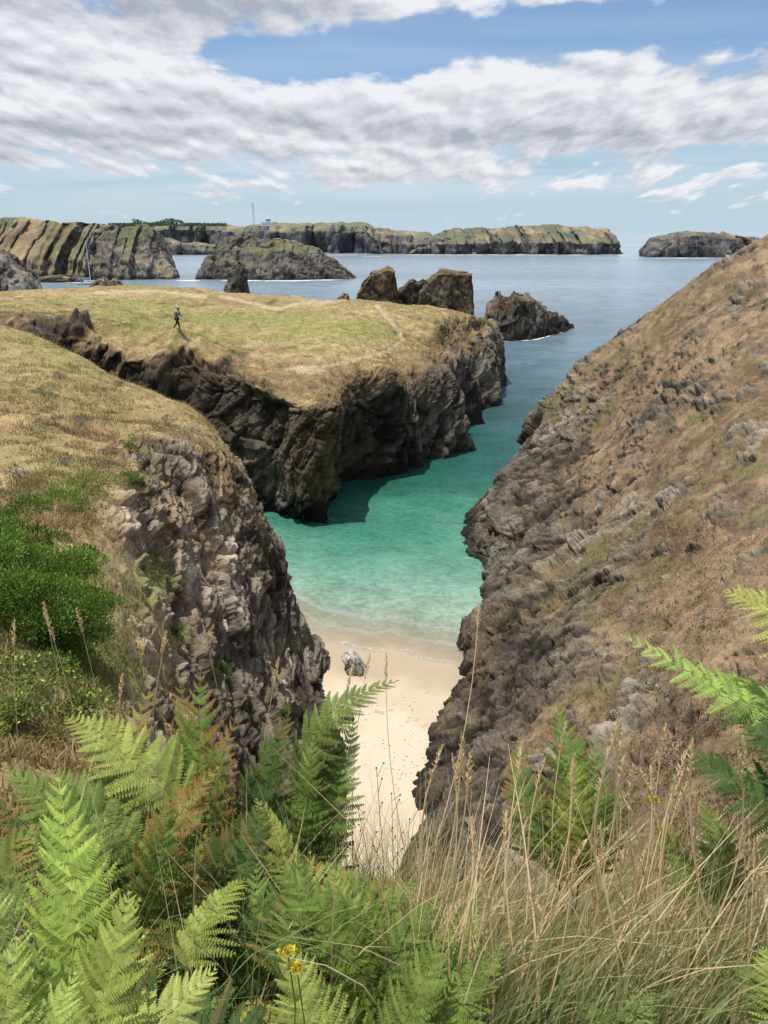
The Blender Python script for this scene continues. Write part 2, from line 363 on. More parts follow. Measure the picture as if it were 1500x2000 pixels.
# ---------------------------------------------------------------- beach + sea
def shoreY(x): return 34.2-.40*x+.018*x*x+.35*np.sin(x*.9+.6)+.2*np.sin(x*2.3)
xs2 = np.linspace(-16, 16, 220); ys2 = np.linspace(6, 62, 380)
Xg, Yg = np.meshgrid(xs2, ys2, indexing='ij'); dsh = Yg-shoreY(Xg)
Zs = -dsh*.055; Zs = np.where(dsh < -6, .33+(-dsh-6)*.03, Zs)
Ps = np.stack([Xg, Yg, Zs], -1)
Ps[..., 2] += .03*fbm(Ps*.8, 3, 31)*sst(-1, -4, dsh)
ns = fbm(Ps*.5, 4, 33); npb = fbm(Ps*6, 3, 34)
sc = mix((.56, .475, .36), (.50, .415, .305), sst(-.4, .4, ns))
wet = sst(-3.2, -1.8, dsh+.9*ns); sc = mix(sc, (.39, .315, .22), wet*.9)
deb = sst(.30, .5, npb+.5*sst(.2, -.3, np.abs(dsh+6.0+ns)-.3)-.25)*sst(-2, -3, dsh); sc = mix(sc, (.20, .15, .10), deb*.5)
_, fb = gnormal(Ps)
mesh_from('beach', Ps, gfaces(220, 380, fb), M_sand, sc, smooth=True)['kind'] = 'structure'

def geo(a, b, n): return np.geomspace(a, b, n)
xs3 = np.concatenate([-geo(60000, 52, 60), np.arange(-50, 60, .8), geo(62, 60000, 60)])
ys3 = np.concatenate([[-3000, -500, 0], np.arange(20, 130, .7), geo(131, 60000, 110)])
Xg, Yg = np.meshgrid(xs3, ys3, indexing='ij'); Pw = np.stack([Xg, Yg, np.zeros_like(Xg)], -1)
dw = Yg-shoreY(np.clip(Xg, -12, 12)); nw = fbm(Pw*.12, 4, 41)
stops = [0, 1.5, 4, 7, 11, 16, 24, 36, 55, 90, 180, 500, 1500, 20000]
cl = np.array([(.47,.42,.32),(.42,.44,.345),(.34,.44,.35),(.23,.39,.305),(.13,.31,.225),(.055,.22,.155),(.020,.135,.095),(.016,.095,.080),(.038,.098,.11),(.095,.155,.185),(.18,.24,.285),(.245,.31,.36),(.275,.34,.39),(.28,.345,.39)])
dd = dw+nw*np.clip(dw*.35, 0, 8)+np.clip(dw*.22, 0, 6)*np.clip(-(Xg+0)/6, -1, 1)
wc = np.stack([np.interp(dd, stops, cl[:, k]) for k in range(3)], -1)
wp = fbm(Pw*np.array([.28, .4, 1]), 4, 46, .6); wc = wc*(1-.18*sst(.0, .5, wp)*sst(3, 9, dw)*sst(80, 40, dw))[..., None]
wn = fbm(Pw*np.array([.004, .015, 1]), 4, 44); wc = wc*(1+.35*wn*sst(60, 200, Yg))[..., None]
m, nt, N, L = newmat('sea_water')
out = N.new('ShaderNodeOutputMaterial'); b = N.new('ShaderNodeBsdfPrincipled'); tr = N.new('ShaderNodeBsdfTransparent'); mx = N.new('ShaderNodeMixShader')
b.inputs['Roughness'].default_value = .20; b.inputs['IOR'].default_value = 1.33
at = N.new('ShaderNodeAttribute'); at.attribute_name = 'col'; sh = N.new('ShaderNodeAttribute'); sh.attribute_name = 'shore'
tc = N.new('ShaderNodeTexCoord'); mp = N.new('ShaderNodeMapping'); mp.inputs['Scale'].default_value = (.8, 1.0, 1); mp.inputs['Rotation'].default_value = (0, 0, .35); L.new(tc.outputs['Object'], mp.inputs[0])
a1 = N.new('ShaderNodeTexNoise'); a1.inputs['Scale'].default_value = 2.3; a1.inputs['Detail'].default_value = 6; a1.inputs['Roughness'].default_value = .7; a1.inputs['Distortion'].default_value = .6; L.new(mp.outputs[0], a1.inputs['Vector'])
a2 = N.new('ShaderNodeTexNoise'); a2.inputs['Scale'].default_value = .14; a2.inputs['Detail'].default_value = 11; a2.inputs['Roughness'].default_value = .80; L.new(mp.outputs[0], a2.inputs['Vector'])
b1 = N.new('ShaderNodeBump'); b1.inputs['Strength'].default_value = .8; b1.inputs['Distance'].default_value = .15; L.new(a1.outputs[0], b1.inputs['Height'])
b2 = N.new('ShaderNodeBump'); b2.inputs['Strength'].default_value = .6; b2.inputs['Distance'].default_value = .7; L.new(a2.outputs[0], b2.inputs['Height']); L.new(b1.outputs[0], b2.inputs['Normal'])
L.new(b2.outputs[0], b.inputs['Normal'])
def MT(op, x, y=None, z=None, clamp=False):
    q = N.new('ShaderNodeMath'); q.operation = op; q.use_clamp = clamp
    for i, v in enumerate((x, y, z)):
        if v is None: continue
        if hasattr(v, 'links'): L.new(v, q.inputs[i])
        else: q.inputs[i].default_value = v
    return q.outputs[0]
fn = N.new('ShaderNodeTexNoise'); fn.inputs['Scale'].default_value = .7; fn.inputs['Detail'].default_value = 7; L.new(tc.outputs['Object'], fn.inputs['Vector'])
fn2 = N.new('ShaderNodeTexNoise'); fn2.inputs['Scale'].default_value = 5; fn2.inputs['Detail'].default_value = 4; L.new(tc.outputs['Object'], fn2.inputs['Vector'])
S = MT('ADD', sh.outputs['Fac'], MT('MULTIPLY', MT('SUBTRACT', fn.outputs[0], .5), 1.9))
def line(c, w, amp):
    return MT('MULTIPLY', MT('SUBTRACT', 1.0, MT('DIVIDE', MT('ABSOLUTE', MT('SUBTRACT', S, c)), w), clamp=True), amp)
fo = MT('ADD', line(.25, .26, .85), MT('ADD', line(1.9, .30, .55), line(3.6, .35, .35)))
fo = MT('MULTIPLY', fo, MT('MULTIPLY_ADD', fn2.outputs[0], 2.4, -.5, clamp=True), clamp=True)
rp = MT('MULTIPLY_ADD', MT('SUBTRACT', a1.outputs[0], .5), 1.5, MT('MULTIPLY_ADD', MT('SUBTRACT', a2.outputs[0], .5), 1.9, 1.0))  # ripple glints painted as brightness variation of the water colour
rs = N.new('ShaderNodeVectorMath'); rs.operation = 'SCALE'; L.new(at.outputs['Color'], rs.inputs[0]); L.new(rp, rs.inputs['Scale'])
cm = N.new('ShaderNodeMix'); cm.data_type = 'RGBA'; L.new(fo, cm.inputs[0]); L.new(rs.outputs[0], cm.inputs[6]); cm.inputs[7].default_value = (.8, .8, .78, 1)
L.new(cm.outputs[2], b.inputs['Base Color'])
al = MT('MAXIMUM', MT('MULTIPLY_ADD', sh.outputs['Fac'], .17, .10, clamp=True), fo)
L.new(al, mx.inputs[0]); L.new(tr.outputs[0], mx.inputs[1]); L.new(b.outputs[0], mx.inputs[2]); L.new(mx.outputs[0], out.inputs[0])
M_sea = m
_, fb = gnormal(Pw)
mesh_from('water', Pw, gfaces(len(xs3), len(ys3), fb), M_sea, wc, smooth=True, attrs={'shore': np.clip(dw, -5, 60)})['kind'] = 'structure'

# ---------------------------------------------------------------- distant land and stacks
def baseY(py): return G(750, py)[1]
def island(name, sil, base, thick, m, n, s, seed, mat=M_far, veg=.6, Yfix=None, lich=0, light=.6, zb=-2, steep=(.05, .5, .16, .86), haze=0., green=.5, kind='structure', label=None, cat=None, amp=.55, ochre=1.0, rmul=1.0, a=AR, cv=.22, M=ISO):
    sx = [p[0] for p in sil]; u = np.linspace(sx[0], sx[-1], m)
    top = np.interp(u, sx, [p[1] for p in sil])
    if Yfix: Y0 = np.full(m, float(Yfix))
    else: Y0 = np.array([baseY(v) for v in np.interp(u, [p[0] for p in base], [p[1] for p in base])])
    hs = np.array([D(a_, bb, y+.4*thick)[2] for a_, bb, y in zip(u, top, Y0)]); hs = np.maximum(hs, zb+.3)
    hf = np.clip((hs-zb)/(hs.max()-zb), 0, 1); T = thick*(.25+.75*hf)
    cove = fbm(np.stack([u*.035, u*0+seed, u*0], -1), 3, seed+2)
    Y0 = Y0+thick*cv*cove
    fy = np.interp(np.linspace(0, 1, n), [0, .12, .3, .5, .7, .85, 1], [0, steep[0], steep[2], .4, .62, .85, 1])
    fz = np.interp(np.linspace(0, 1, n), [0, .12, .3, .5, .7, .85, 1], [0, steep[1], steep[3], 1, .92, .5, 0])
    P = np.zeros((m, n, 3)); P[..., 1] = Y0[:, None]+T[:, None]*fy
    P[..., 2] = zb+(hs-zb)[:, None]*fz
    xc = (u-750)/F*((Y0+.35*T)*ct+(H-hs*.6)*st)
    P[..., 0] = xc[:, None]
    N_, f_ = gnormal(P)
    d, crack, f2, f3 = rock_disp(P, s, seed, .25, a, M)
    vv = sst(.40, .85, N_[..., 2]+(veg-.5)+.6*fbm(P/s*.6, 4, seed+3))
    Q = P+N_*(d*amp*(1-.90*vv)+fbm(P/s*.7, 3, seed+4)*.35*s*vv)[..., None]
    N2, f_ = gnormal(Q)
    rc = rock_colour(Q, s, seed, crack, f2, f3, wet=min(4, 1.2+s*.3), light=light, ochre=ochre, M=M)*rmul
    if lich: rc = mix(rc, LICH, sst(.0, .6, fbm(Q/s*1.2, 4, seed+7)+.5*N2[..., 2])*lich*sst(0, 8, Q[..., 2]))
    vcx = mix(mix(STRAW, BROWN, sst(-.5, .4, fbm(Q/s*.8, 4, seed+8))), (.15, .165, .065), sst(-.4, .2, fbm(Q/s*.5, 3, seed+9)+green-.5))
    col = mix(rc, vcx*.8, vv*sst(.2, .55, N2[..., 2]))
    if haze: col = col*(1-haze)+np.array((.22, .26, .32))*haze  # aerial haze painted into the vertex colours of far land
    o = mesh_from(name, Q, gfaces(m, n, f_), mat, np.clip(col, .004, 1))
    if kind: tag(o, kind=kind)
    if label: tag(o, label, cat)
    return o
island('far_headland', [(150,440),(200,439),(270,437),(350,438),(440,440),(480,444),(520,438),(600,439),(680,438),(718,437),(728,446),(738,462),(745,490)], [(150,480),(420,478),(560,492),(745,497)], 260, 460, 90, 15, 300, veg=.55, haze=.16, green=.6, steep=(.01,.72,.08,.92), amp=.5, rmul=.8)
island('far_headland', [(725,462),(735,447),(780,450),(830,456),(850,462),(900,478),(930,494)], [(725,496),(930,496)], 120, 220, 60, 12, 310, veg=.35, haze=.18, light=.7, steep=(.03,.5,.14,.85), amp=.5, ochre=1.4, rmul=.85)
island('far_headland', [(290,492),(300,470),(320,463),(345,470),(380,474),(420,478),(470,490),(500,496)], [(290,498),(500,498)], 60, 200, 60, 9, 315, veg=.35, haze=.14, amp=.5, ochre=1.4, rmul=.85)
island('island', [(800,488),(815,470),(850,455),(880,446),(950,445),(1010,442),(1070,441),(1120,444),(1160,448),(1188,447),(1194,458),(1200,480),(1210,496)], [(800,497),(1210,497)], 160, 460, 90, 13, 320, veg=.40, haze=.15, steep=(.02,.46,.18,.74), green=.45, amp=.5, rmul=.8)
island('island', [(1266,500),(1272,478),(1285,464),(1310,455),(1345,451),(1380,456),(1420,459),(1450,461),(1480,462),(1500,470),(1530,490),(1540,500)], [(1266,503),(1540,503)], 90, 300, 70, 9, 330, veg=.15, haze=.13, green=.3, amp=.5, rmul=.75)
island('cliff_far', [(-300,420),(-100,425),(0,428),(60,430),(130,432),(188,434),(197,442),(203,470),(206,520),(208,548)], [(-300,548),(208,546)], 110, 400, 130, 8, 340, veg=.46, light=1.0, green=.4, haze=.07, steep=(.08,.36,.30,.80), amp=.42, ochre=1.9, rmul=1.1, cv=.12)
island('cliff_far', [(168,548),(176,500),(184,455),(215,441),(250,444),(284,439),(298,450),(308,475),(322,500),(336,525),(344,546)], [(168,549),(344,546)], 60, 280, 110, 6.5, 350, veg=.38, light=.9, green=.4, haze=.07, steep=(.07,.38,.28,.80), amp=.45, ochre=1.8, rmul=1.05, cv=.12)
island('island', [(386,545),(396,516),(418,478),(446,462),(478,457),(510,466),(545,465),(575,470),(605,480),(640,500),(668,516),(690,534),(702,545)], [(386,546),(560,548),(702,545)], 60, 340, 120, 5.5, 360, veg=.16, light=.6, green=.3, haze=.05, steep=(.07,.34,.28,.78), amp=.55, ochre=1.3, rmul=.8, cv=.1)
island('cliff_far', [(-200,465),(-60,478),(0,486),(22,497),(35,515),(50,530),(66,552),(84,590)], [(-200,586),(84,590)], 40, 200, 80, 4.5, 370, veg=.0, light=1.0, haze=.03, cv=.1, rmul=.9)
island('rock_islet', [(170,566),(185,548),(200,540),(212,550),(226,540),(236,552),(246,566)], [(170,568),(246,568)], 12, 90, 40, 2.0, 380, veg=.1, kind=None, label='low jagged skerry in the inlet in front of the far left cliffs', cat='rock', cv=0)
island('rock_islet', [(70,552),(78,542),(110,536),(150,538),(170,548),(178,556)], [(70,552),(178,552)], 16, 90, 40, 2.2, 385, veg=.1, kind=None, label='low dark reef at the foot of the far left cliff beside the sailing boat', cat='rock', rmul=.6, cv=0)
AJ = (.15, .75, .42, .20, .10, .08)
island('sea_stack', [(434,580),(442,556),(452,540),(462,522),(470,507),(477,516),(484,538),(490,560),(494,582)], None, 7, 130, 90, 1.5, 390, mat=M_mid, veg=-.3, Yfix=140, light=.5, kind=None, label='narrow pointed dark rock spire rising behind the grassy headland', cat='rock', rmul=.7, cv=0, a=AJ, M=ISO)
SK = [([(692,600),(697,574),(704,562),(712,546),(726,530),(742,525),(756,518),(768,523),(774,534),(778,556),(782,580),(784,600)], 112, 6, 'orange lichened rock with a peaked top behind the path end of the headland', .6, 395),
      ([(655,592),(662,576),(672,570),(680,574),(685,592)], 110, 3, 'tiny orange rock stub left of the peaked lichened rock', .7, 396),
      ([(768,600),(776,568),(788,556),(796,545),(806,540),(816,550),(826,543),(838,556),(850,600)], 114, 5, 'small notched grey rock between the two big lichened rocks', .2, 397),
      ([(812,612),(818,572),(828,552),(840,536),(852,525),(868,524),(882,527),(898,530),(918,533),(922,560),(924,615)], 111, 7, 'large flat topped rock block with orange lichen at the right of the headland crest', .4, 398)]
for sil, Y, th, lab, li, sd in SK:
    island('sea_stack', sil, None, th, 190, 130, 1.9, sd, mat=M_mid, veg=-.4, Yfix=Y, lich=li, light=.6, ochre=.6, zb=5, kind=None, label=lab, cat='rock', steep=(.04,.5,.14,.95), rmul=.85, a=AJ, amp=.42, cv=.05, M=ISO)
island('rock_islet', [(944,645),(950,612),(956,585),(965,580),(973,564),(984,576),(992,576),(1003,566),(1015,573),(1030,573),(1042,583),(1056,588),(1068,600),(1084,606),(1092,616),(1100,613),(1112,624),(1120,640)], [(944,664),(1000,668),(1060,660),(1120,641)], 16, 280, 130, 2.6, 400, mat=M_mid, veg=-.1, lich=.2, light=.7, kind=None, label='dark jagged rock islet in the sea just off the headland tip', cat='rock', steep=(.08,.4,.22,.88), amp=.55, rmul=.8, a=AJ, cv=.05, M=STR)

# surf foam
m, nt, N, L = newmat('surf_foam')
out = N.new('ShaderNodeOutputMaterial'); b = N.new('ShaderNodeBsdfPrincipled'); tr = N.new('ShaderNodeBsdfTransparent'); mx = N.new('ShaderNodeMixShader')
b.inputs['Base Color'].default_value = (.8, .82, .83, 1); b.inputs['Roughness'].default_value = .8
sh = N.new('ShaderNodeAttribute'); sh.attribute_name = 'w'; tc = N.new('ShaderNodeTexCoord')
n1 = N.new('ShaderNodeTexNoise'); n1.inputs['Scale'].default_value = .06; n1.inputs['Detail'].default_value = 8; n1.inputs['Roughness'].default_value = .75; L.new(tc.outputs['Object'], n1.inputs['Vector'])
q = MT('MULTIPLY_ADD', MT('SUBTRACT', MT('MULTIPLY_ADD', sh.outputs['Fac'], .36, .22), n1.outputs[0]), 9, .4, clamp=True)
q = MT('MULTIPLY', q, MT('MULTIPLY', sh.outputs['Fac'], 2, clamp=True))
L.new(MT('MULTIPLY', q, .85), mx.inputs[0]); L.new(tr.outputs[0], mx.inputs[1]); L.new(b.outputs[0], mx.inputs[2]); L.new(mx.outputs[0], out.inputs[0])
def foam(pts, w):
    sx = [p[0] for p in pts]; u = np.linspace(sx[0], sx[-1], 80); py = np.interp(u, sx, [p[1] for p in pts])
    V = []; W = []
    for i, (a, p) in enumerate(zip(u, py)):
        x, y, _ = G(a, p); e = min(1, 6*min(i, 79-i)/79)
        for k, f in enumerate((-1, -.5, 0, .5, 1)): V.append((x, y+w*f, .06)); W.append((1-abs(f))*1.0*e)
    o = mesh_from('surf_foam', V, gfaces(80, 5, False), m, attrs={'w': W}); tag(o, 'white surf breaking along the foot of distant rocks', 'foam', 'surf lines along the rocks', 'stuff')
for pts, w in [([(385,547),(560,549),(702,546)], 12), ([(335,548),(400,548)], 10), ([(735,497.5),(1000,498),(1215,498)], 26), ([(1180,499),(1260,500)], 18), ([(1262,504),(1400,504.5)], 18), ([(70,550),(180,553)], 8), ([(985,668),(1050,663),(1120,643)], 1.8), ([(560,498),(740,498)], 16), ([(700,502),(760,500)], 10)]:
    foam(pts, w)

# far hedge
V = []; Fc = []; cc = []
for i in range(2600):
    px = random.uniform(212, 442); hgt = 4*(1+math.sin(px*.08))+6 if px > 260 and px < 360 else 5
    x, y, z = D(px, 439.5, 1000+random.uniform(0, 40)); z += random.random()*hgt*.6-1
    for k in range(4): V.append((x+random.uniform(-1.5, 1.5), y+random.uniform(-1.5, 1.5), z+random.uniform(-1.2, 1.2)))
    Fc.append((4*i, 4*i+1, 4*i+2, 4*i+3)); g = random.uniform(.6, 1.2); cc += [(.09*g, .12*g, .07*g)]*4
tag(mesh_from('woodland', V, Fc, M_leaf, np.array(cc)), 'dark line of distant trees on the far headland skyline', 'trees', kind='stuff')

# ---------------------------------------------------------------- signal station and mast
mx0, my0, mz0 = D(496, 440, 900)
root = empty('lattice_mast', (mx0, my0, mz0)); tag(root, 'tall thin lattice radio mast on the far headland beside the white station', 'mast')
hm = 22
for sx_, sy_ in ((-1, -1), (1, -1), (1, 1), (-1, 1)): 
    mb = MB(); mb.tube([(sx_*.8, sy_*.8, -2), (sx_*.5, sy_*.5, hm)], .11, 5, (.6, .6, .62)); mb.build('frame_leg', M_metal, root)
mb = MB()
for k in range(11):
    z0 = k*hm/11; z1 = (k+1)*hm/11; a = .8-.3*k/11
    mb.tube([(-a, -a, z0), (a, -a, z1)], .07, 4, (.6, .6, .6)); mb.tube([(a, a, z0), (-a, a, z1)], .07, 4, (.6, .6, .6)); mb.tube([(-a, a, z0), (-a, -a, z1)], .07, 4, (.6, .6, .6))
mb.build('lattice_brace', M_metal, root)
mb = MB(); mb.box((0, 0, hm+.4), (2.4, 2.0, .4), (.6, .6, .6)); mb.build('platform', M_metal, root)
mb = MB(); mb.box((-1.0, 0, hm-2.5), (1.0, .8, 1.6), (.7, .7, .7)); mb.build('antenna_box', M_metal, root)
sx0, sy0, sz0 = D(521, 440, 880)
root = empty('signal_station', (sx0, sy0, sz0)); root.scale = (.75, .75, .75); tag(root, 'small white coastguard signal station on the far headland skyline', 'building')
W_ = (.75, .75, .73)
mb = MB(); mb.box((0, 0, 1.2), (13, 7, 5), W_); mb.box((-7.5, 0, .6), (5, 5, 3.4), W_); mb.build('wall', M_paint, root)
mb = MB(); mb.box((0, 0, 3.9), (13.6, 7.6, .4), (.5, .5, .5)); mb.build('roof', M_paint, root)
mb = MB(); mb.box((2.5, 0, 5.2), (5, 5, 2.4), W_); mb.build('lookout_tower', M_paint, root)
mb = MB(); mb.box((2.5, 0, 7.0), (6.2, 6.2, 1.3), (.06, .08, .1)); mb.build('lookout_window', M_paint, root)
mb = MB(); mb.box((2.5, 0, 7.9), (6.8, 6.8, .4), W_); mb.build('lookout_roof', M_paint, root)
for xx in (-4.5, -2, .5, 4.5):
    mb = MB(); mb.box((xx, -3.52, 1.4), (1.1, .1, 1.4), (.07, .09, .11)); mb.build('window', M_paint, root)

# ---------------------------------------------------------------- sailing boat
bx, by, _ = G(174, 556)
root = empty('sailing_boat', (bx, by, 0)); root.rotation_euler = (0, 0, math.radians(35)); tag(root, 'white sailing boat at anchor in the far left inlet with sails down', 'boat')
V = []; Fc = []; stn = [(-5.2, 1.1, .9), (-3, 1.6, .95), (0, 1.75, 1.0), (3, 1.2, 1.15), (5, .35, 1.3), (5.8, .03, 1.4)]
for x, w, h_ in stn: V += [(x, -w, h_), (x*.97, -w*.85, .25), (x*.93, 0, -.4), (x*.97, w*.85, .25), (x, w, h_)]
for i in range(5):
    for k in range(4): Fc.append((i*5+k, (i+1)*5+k, (i+1)*5+k+1, i*5+k+1))
    Fc.append((i*5, i*5+4, (i+1)*5+4, (i+1)*5))
Fc.append((0, 1, 2, 3, 4)); mb = MB(); mb.add(V, Fc, (.8, .8, .8)); mb.build('hull', M_paint, root)
mb = MB(); mb.box((.3, 0, 1.35), (4.2, 1.7, .65), (.78, .78, .78)); mb.build('cabin', M_paint, root)
mb = MB(); mb.box((-2.8, 0, 1.5), (.9, 1.5, 1.0), (.1, .13, .25)); mb.build('spray_hood', M_cloth, root)
mb = MB(); mb.box((.5, -.86, 1.4), (2.8, .03, .22), (.03, .03, .04)); mb.build('cabin_window', M_paint, root)
mb = MB(); mb.tube([(.8, 0, 1), (.8, 0, 17.5)], [.14, .10], 6, (.8, .8, .8)); mast = mb.build('mast', M_paint, root)
for zz, ww in ((7, 2.4), (12, 1.6)):
    mb = MB(); mb.box((.8, 0, zz), (.1, ww, .1), (.7, .7, .7)); mb.build('spreader', M_paint, mast)
mb = MB(); mb.tube([(.7, 0, 2.3), (-4.2, 0, 2.4)], .12, 6, (.8, .8, .8)); mb.build('boom', M_paint, root)
mb = MB(); mb.tube([(.6, 0, 2.62), (-4, 0, 2.68)], .22, 6, (.15, .2, .4)); mb.build('furled_sail', M_cloth, root)
mb = MB(); mb.tube([(.8, 0, 17.4), (5.7, 0, 1.4)], .035, 4, (.7, .7, .7)); mb.build('stay', M_paint, root)
mb = MB(); mb.tube([(.8, 0, 17.4), (-5.1, 0, 1)], .025, 4, (.6, .6, .6)); mb.build('stay', M_paint, root)

# ---------------------------------------------------------------- picking
def pick(px, py, data, r=5):
    X, Y = data['px']; dd_ = np.hypot(X-px, Y-py); idx = np.where(dd_ < r)[0]
    while len(idx) == 0: r *= 2; idx = np.where(dd_ < r)[0]
    i = idx[np.argmin(data['P'][idx, 1])]; return data['P'][i].astype(float), data['N'][i]

# ---------------------------------------------------------------- person
pp, _ = pick(350, 641, head); 
root = empty('person', pp); root.rotation_euler = (0, 0, math.radians(-12)); tag(root, 'person in a grey top and dark trousers striding across the grassy headland', 'person')
def skin(name, verts, edges, mat, col, parent, lvl=2):
    me = bpy.data.meshes.new(name); me.from_pydata([v[:3] for v in verts], edges, [])
    o = bpy.data.objects.new(name, me); C.objects.link(o)
    mm = mat.copy()
    sc_n = [n for n in mm.node_tree.nodes if n.type == 'VECT_MATH'][0]
    for l in list(mm.node_tree.links):
        if l.to_node == sc_n and l.to_socket == sc_n.inputs[0]: mm.node_tree.links.remove(l)
    sc_n.inputs[0].default_value = col; me.materials.append(mm); o.parent = parent
    md = o.modifiers.new('skin', 'SKIN'); md.use_smooth_shade = True
    for i, v in enumerate(verts):
        r = v[3]; me.skin_vertices[0].data[i].radius = (r, v[4] if len(v) > 4 else r)
    me.skin_vertices[0].data[0].use_root = True
    s = o.modifiers.new('sub', 'SUBSURF'); s.levels = lvl; s.render_levels = lvl
    return o
bv = [(0,0,.90,.13,.11),(0.05,0,1.08,.13,.10),(.13,0,1.32,.16,.11),(.17,0,1.43,.055),(.21,0,1.50,.08),(.23,0,1.61,.075),
      (.0,-.09,.86,.09),(.19,-.10,.50,.06),(.20,-.10,.10,.04),(.32,-.10,.05,.035),
      (.0,.09,.86,.09),(-.10,.10,.48,.06),(-.38,.10,.18,.04),(-.32,.10,.05,.035),
      (.13,-.18,1.36,.055),(-.02,-.22,1.12,.042),(.08,-.24,.92,.032),(0.12,-.24,.84,.03),
      (.13,.18,1.36,.055),(.20,.22,1.11,.042),(.38,.20,1.00,.032),(.46,.19,.98,.03)]
be = [(0,1),(1,2),(2,3),(3,4),(4,5),(0,6),(6,7),(7,8),(8,9),(0,10),(10,11),(11,12),(12,13),(2,14),(14,15),(15,16),(16,17),(2,18),(18,19),(19,20),(20,21)]
skin('body', bv, be, M_skin, (.42, .25, .17), root)
def grow(v, k): return v[:3]+tuple(a+k for a in v[3:])
skin('trousers', [grow(bv[i], .018) for i in (0,6,7,8,10,11,12)], [(0,1),(1,2),(2,3),(0,4),(4,5),(5,6)], M_cloth, (.012, .013, .018), root)
skin('top', [grow(bv[i], .022) for i in (0,1,2,14,15,16,18,19,20)], [(0,1),(1,2),(2,3),(3,4),(4,5),(2,6),(6,7),(7,8)], M_cloth, (.16, .19, .24), root)
skin('hair', [(.20,0,1.61,.082),(.17,0,1.54,.07),(.19,0,1.64,.07)], [(0,1),(0,2)], M_cloth, (.03, .02, .015), root)
skin('rucksack', [(-.10,0,1.12,.09,.13),(-.05,0,1.36,.09,.12)], [(0,1)], M_cloth, (.02, .02, .03), root)
for yy, (xa, za), (xb, zb_) in ((-.10, (.18, .05), (.34, .04)), (.10, (-.38, .15), (-.30, .03))):
    skin('shoe', [(xa, yy, za+.0, .05), (xb, yy, zb_, .04)], [(0, 1)], M_cloth, (.02, .02, .02), root, 1)

# ---------------------------------------------------------------- blades / tufts
def blades(P, Ht, W, lean, col, seg=3):
    n = len(P); s = np.linspace(0, 1, seg+1); a = rng.uniform(0, 2*np.pi, n); wd = np.stack([np.cos(a), np.sin(a), np.zeros(n)], -1)
    V = np.zeros((n, seg+1, 2, 3)); cc = np.zeros((n, seg+1, 2, 3))
    for k, t in enumerate(s):
        c = P+np.array([0, 0, 1])*(Ht*t*(1-.25*t*np.linalg.norm(lean, axis=1)))[:, None]+lean*(Ht*t*t)[:, None]
        w = (W*(1-t*.92))[:, None]*wd*.5
        V[:, k, 0] = c-w; V[:, k, 1] = c+w; f = (.75+.35*t); cc[:, k] = (col*f)[:, None, :]
    b0 = (np.arange(n)*(seg+1)*2)[:, None]+np.arange(seg)[None]*2
    Fc = np.stack([b0, b0+1, b0+3, b0+2], -1).reshape(-1, 4)
    return V.reshape(-1, 3), Fc, cc.reshape(-1, 3)
def scatter(data, n, hr, wr, lean=.5, br=(1, 1)):
    X, Y = data['px']; ok = np.where((data['veg'] > .5) & (data['N'][:, 2] > .35) & (X > -80) & (X < 1580) & (Y < 2000))[0]
    i = rng.choice(ok, n*3); k = fbm(data['P'][i]*1.3, 3, 77); i = i[np.argsort(-(k+rng.uniform(-.5, .5, len(i))))[:n]]
    P = data['P'][i]+rng.normal(0, .06, (n, 3))*[1, 1, 0]
    kk = fbm(data['P'][i]*.8, 2, 78)
    Ht = rng.uniform(*hr, n)*(1+.8*kk); W = rng.uniform(*wr, n); ln = rng.normal(0, lean, (n, 3))*[1, 1, 0]
    c = data['col'][i]*rng.uniform(br[0]*.85, br[1]*1.5, (n, 1))
    return blades(P, Ht, W, ln, c, 2)
def emit(name, parts, label, mat=M_dry):
    V = []; Fc = []; cc = []; o = 0
    for v, f, c in parts: V.append(v); Fc.append(f+o); cc.append(c); o += len(v)
    ob = mesh_from(name, np.concatenate(V), np.concatenate(Fc), mat, np.clip(np.concatenate(cc), .005, 1)); tag(ob, label, 'grass', kind='stuff'); return ob
emit('grass', [scatter(left, 70000, (.05, .2), (.015, .04))], 'short dry and green grass covering the left bluff')
emit('grass', [scatter(right, 40000, (.03, .12), (.015, .04), .7)], 'dry brown grass and heath on the right slope')
emit('grass', [scatter(head, 60000, (.05, .14), (.03, .07))], 'short yellow green turf on the headland top')

def fg(n, pxr, Yr, hr, wr, cols, lean=.5, bias=(0, 0)):
    Yv = rng.uniform(*Yr, n); X = (rng.uniform(*pxr, n)-750)/F*(Yv*ct+2.3*st+.1)
    zz = np.array([bank_z(x, y) for x, y in zip(X, Yv)])
    P = np.stack([X, Yv, zz-.03], -1); ln = rng.normal(0, lean, (n, 3))*[1, 1, 0]+[bias[0], bias[1], 0]
    c = np.array(cols)[rng.integers(0, len(cols), n)]*rng.uniform(.75, 1.25, (n, 1))
    return blades(P, rng.uniform(*hr, n), rng.uniform(*wr, n), ln, c, 4)
DRY = [(.82, .65, .40), (.76, .58, .33), (.66, .49, .27), (.58, .49, .25)]
GRN = [(.25, .32, .12), (.34, .40, .17), (.20, .26, .09), (.46, .45, .22)]
emit('tall_grass', [fg(2200, (780, 1650), (1.3, 3.4), (.35, .88), (.004, .010), DRY, .22, (.12, -.05)), fg(4400, (850, 1650), (1.2, 3.2), (.3, .56), (.004, .009), GRN, .18, (.22, -.1)),
                    fg(1100, (600, 900), (1.8, 3.4), (.35, .85), (.003, .007), DRY+GRN[:2], .25)], 'tall dry straw coloured grass filling the lower right foreground')
emit('tall_grass', [fg(4000, (-150, 800), (1.4, 4.5), (.3, .8), (.003, .008), DRY+DRY+GRN+GRN, .3)], 'mixed green and dry grass growing among the ferns at lower left')

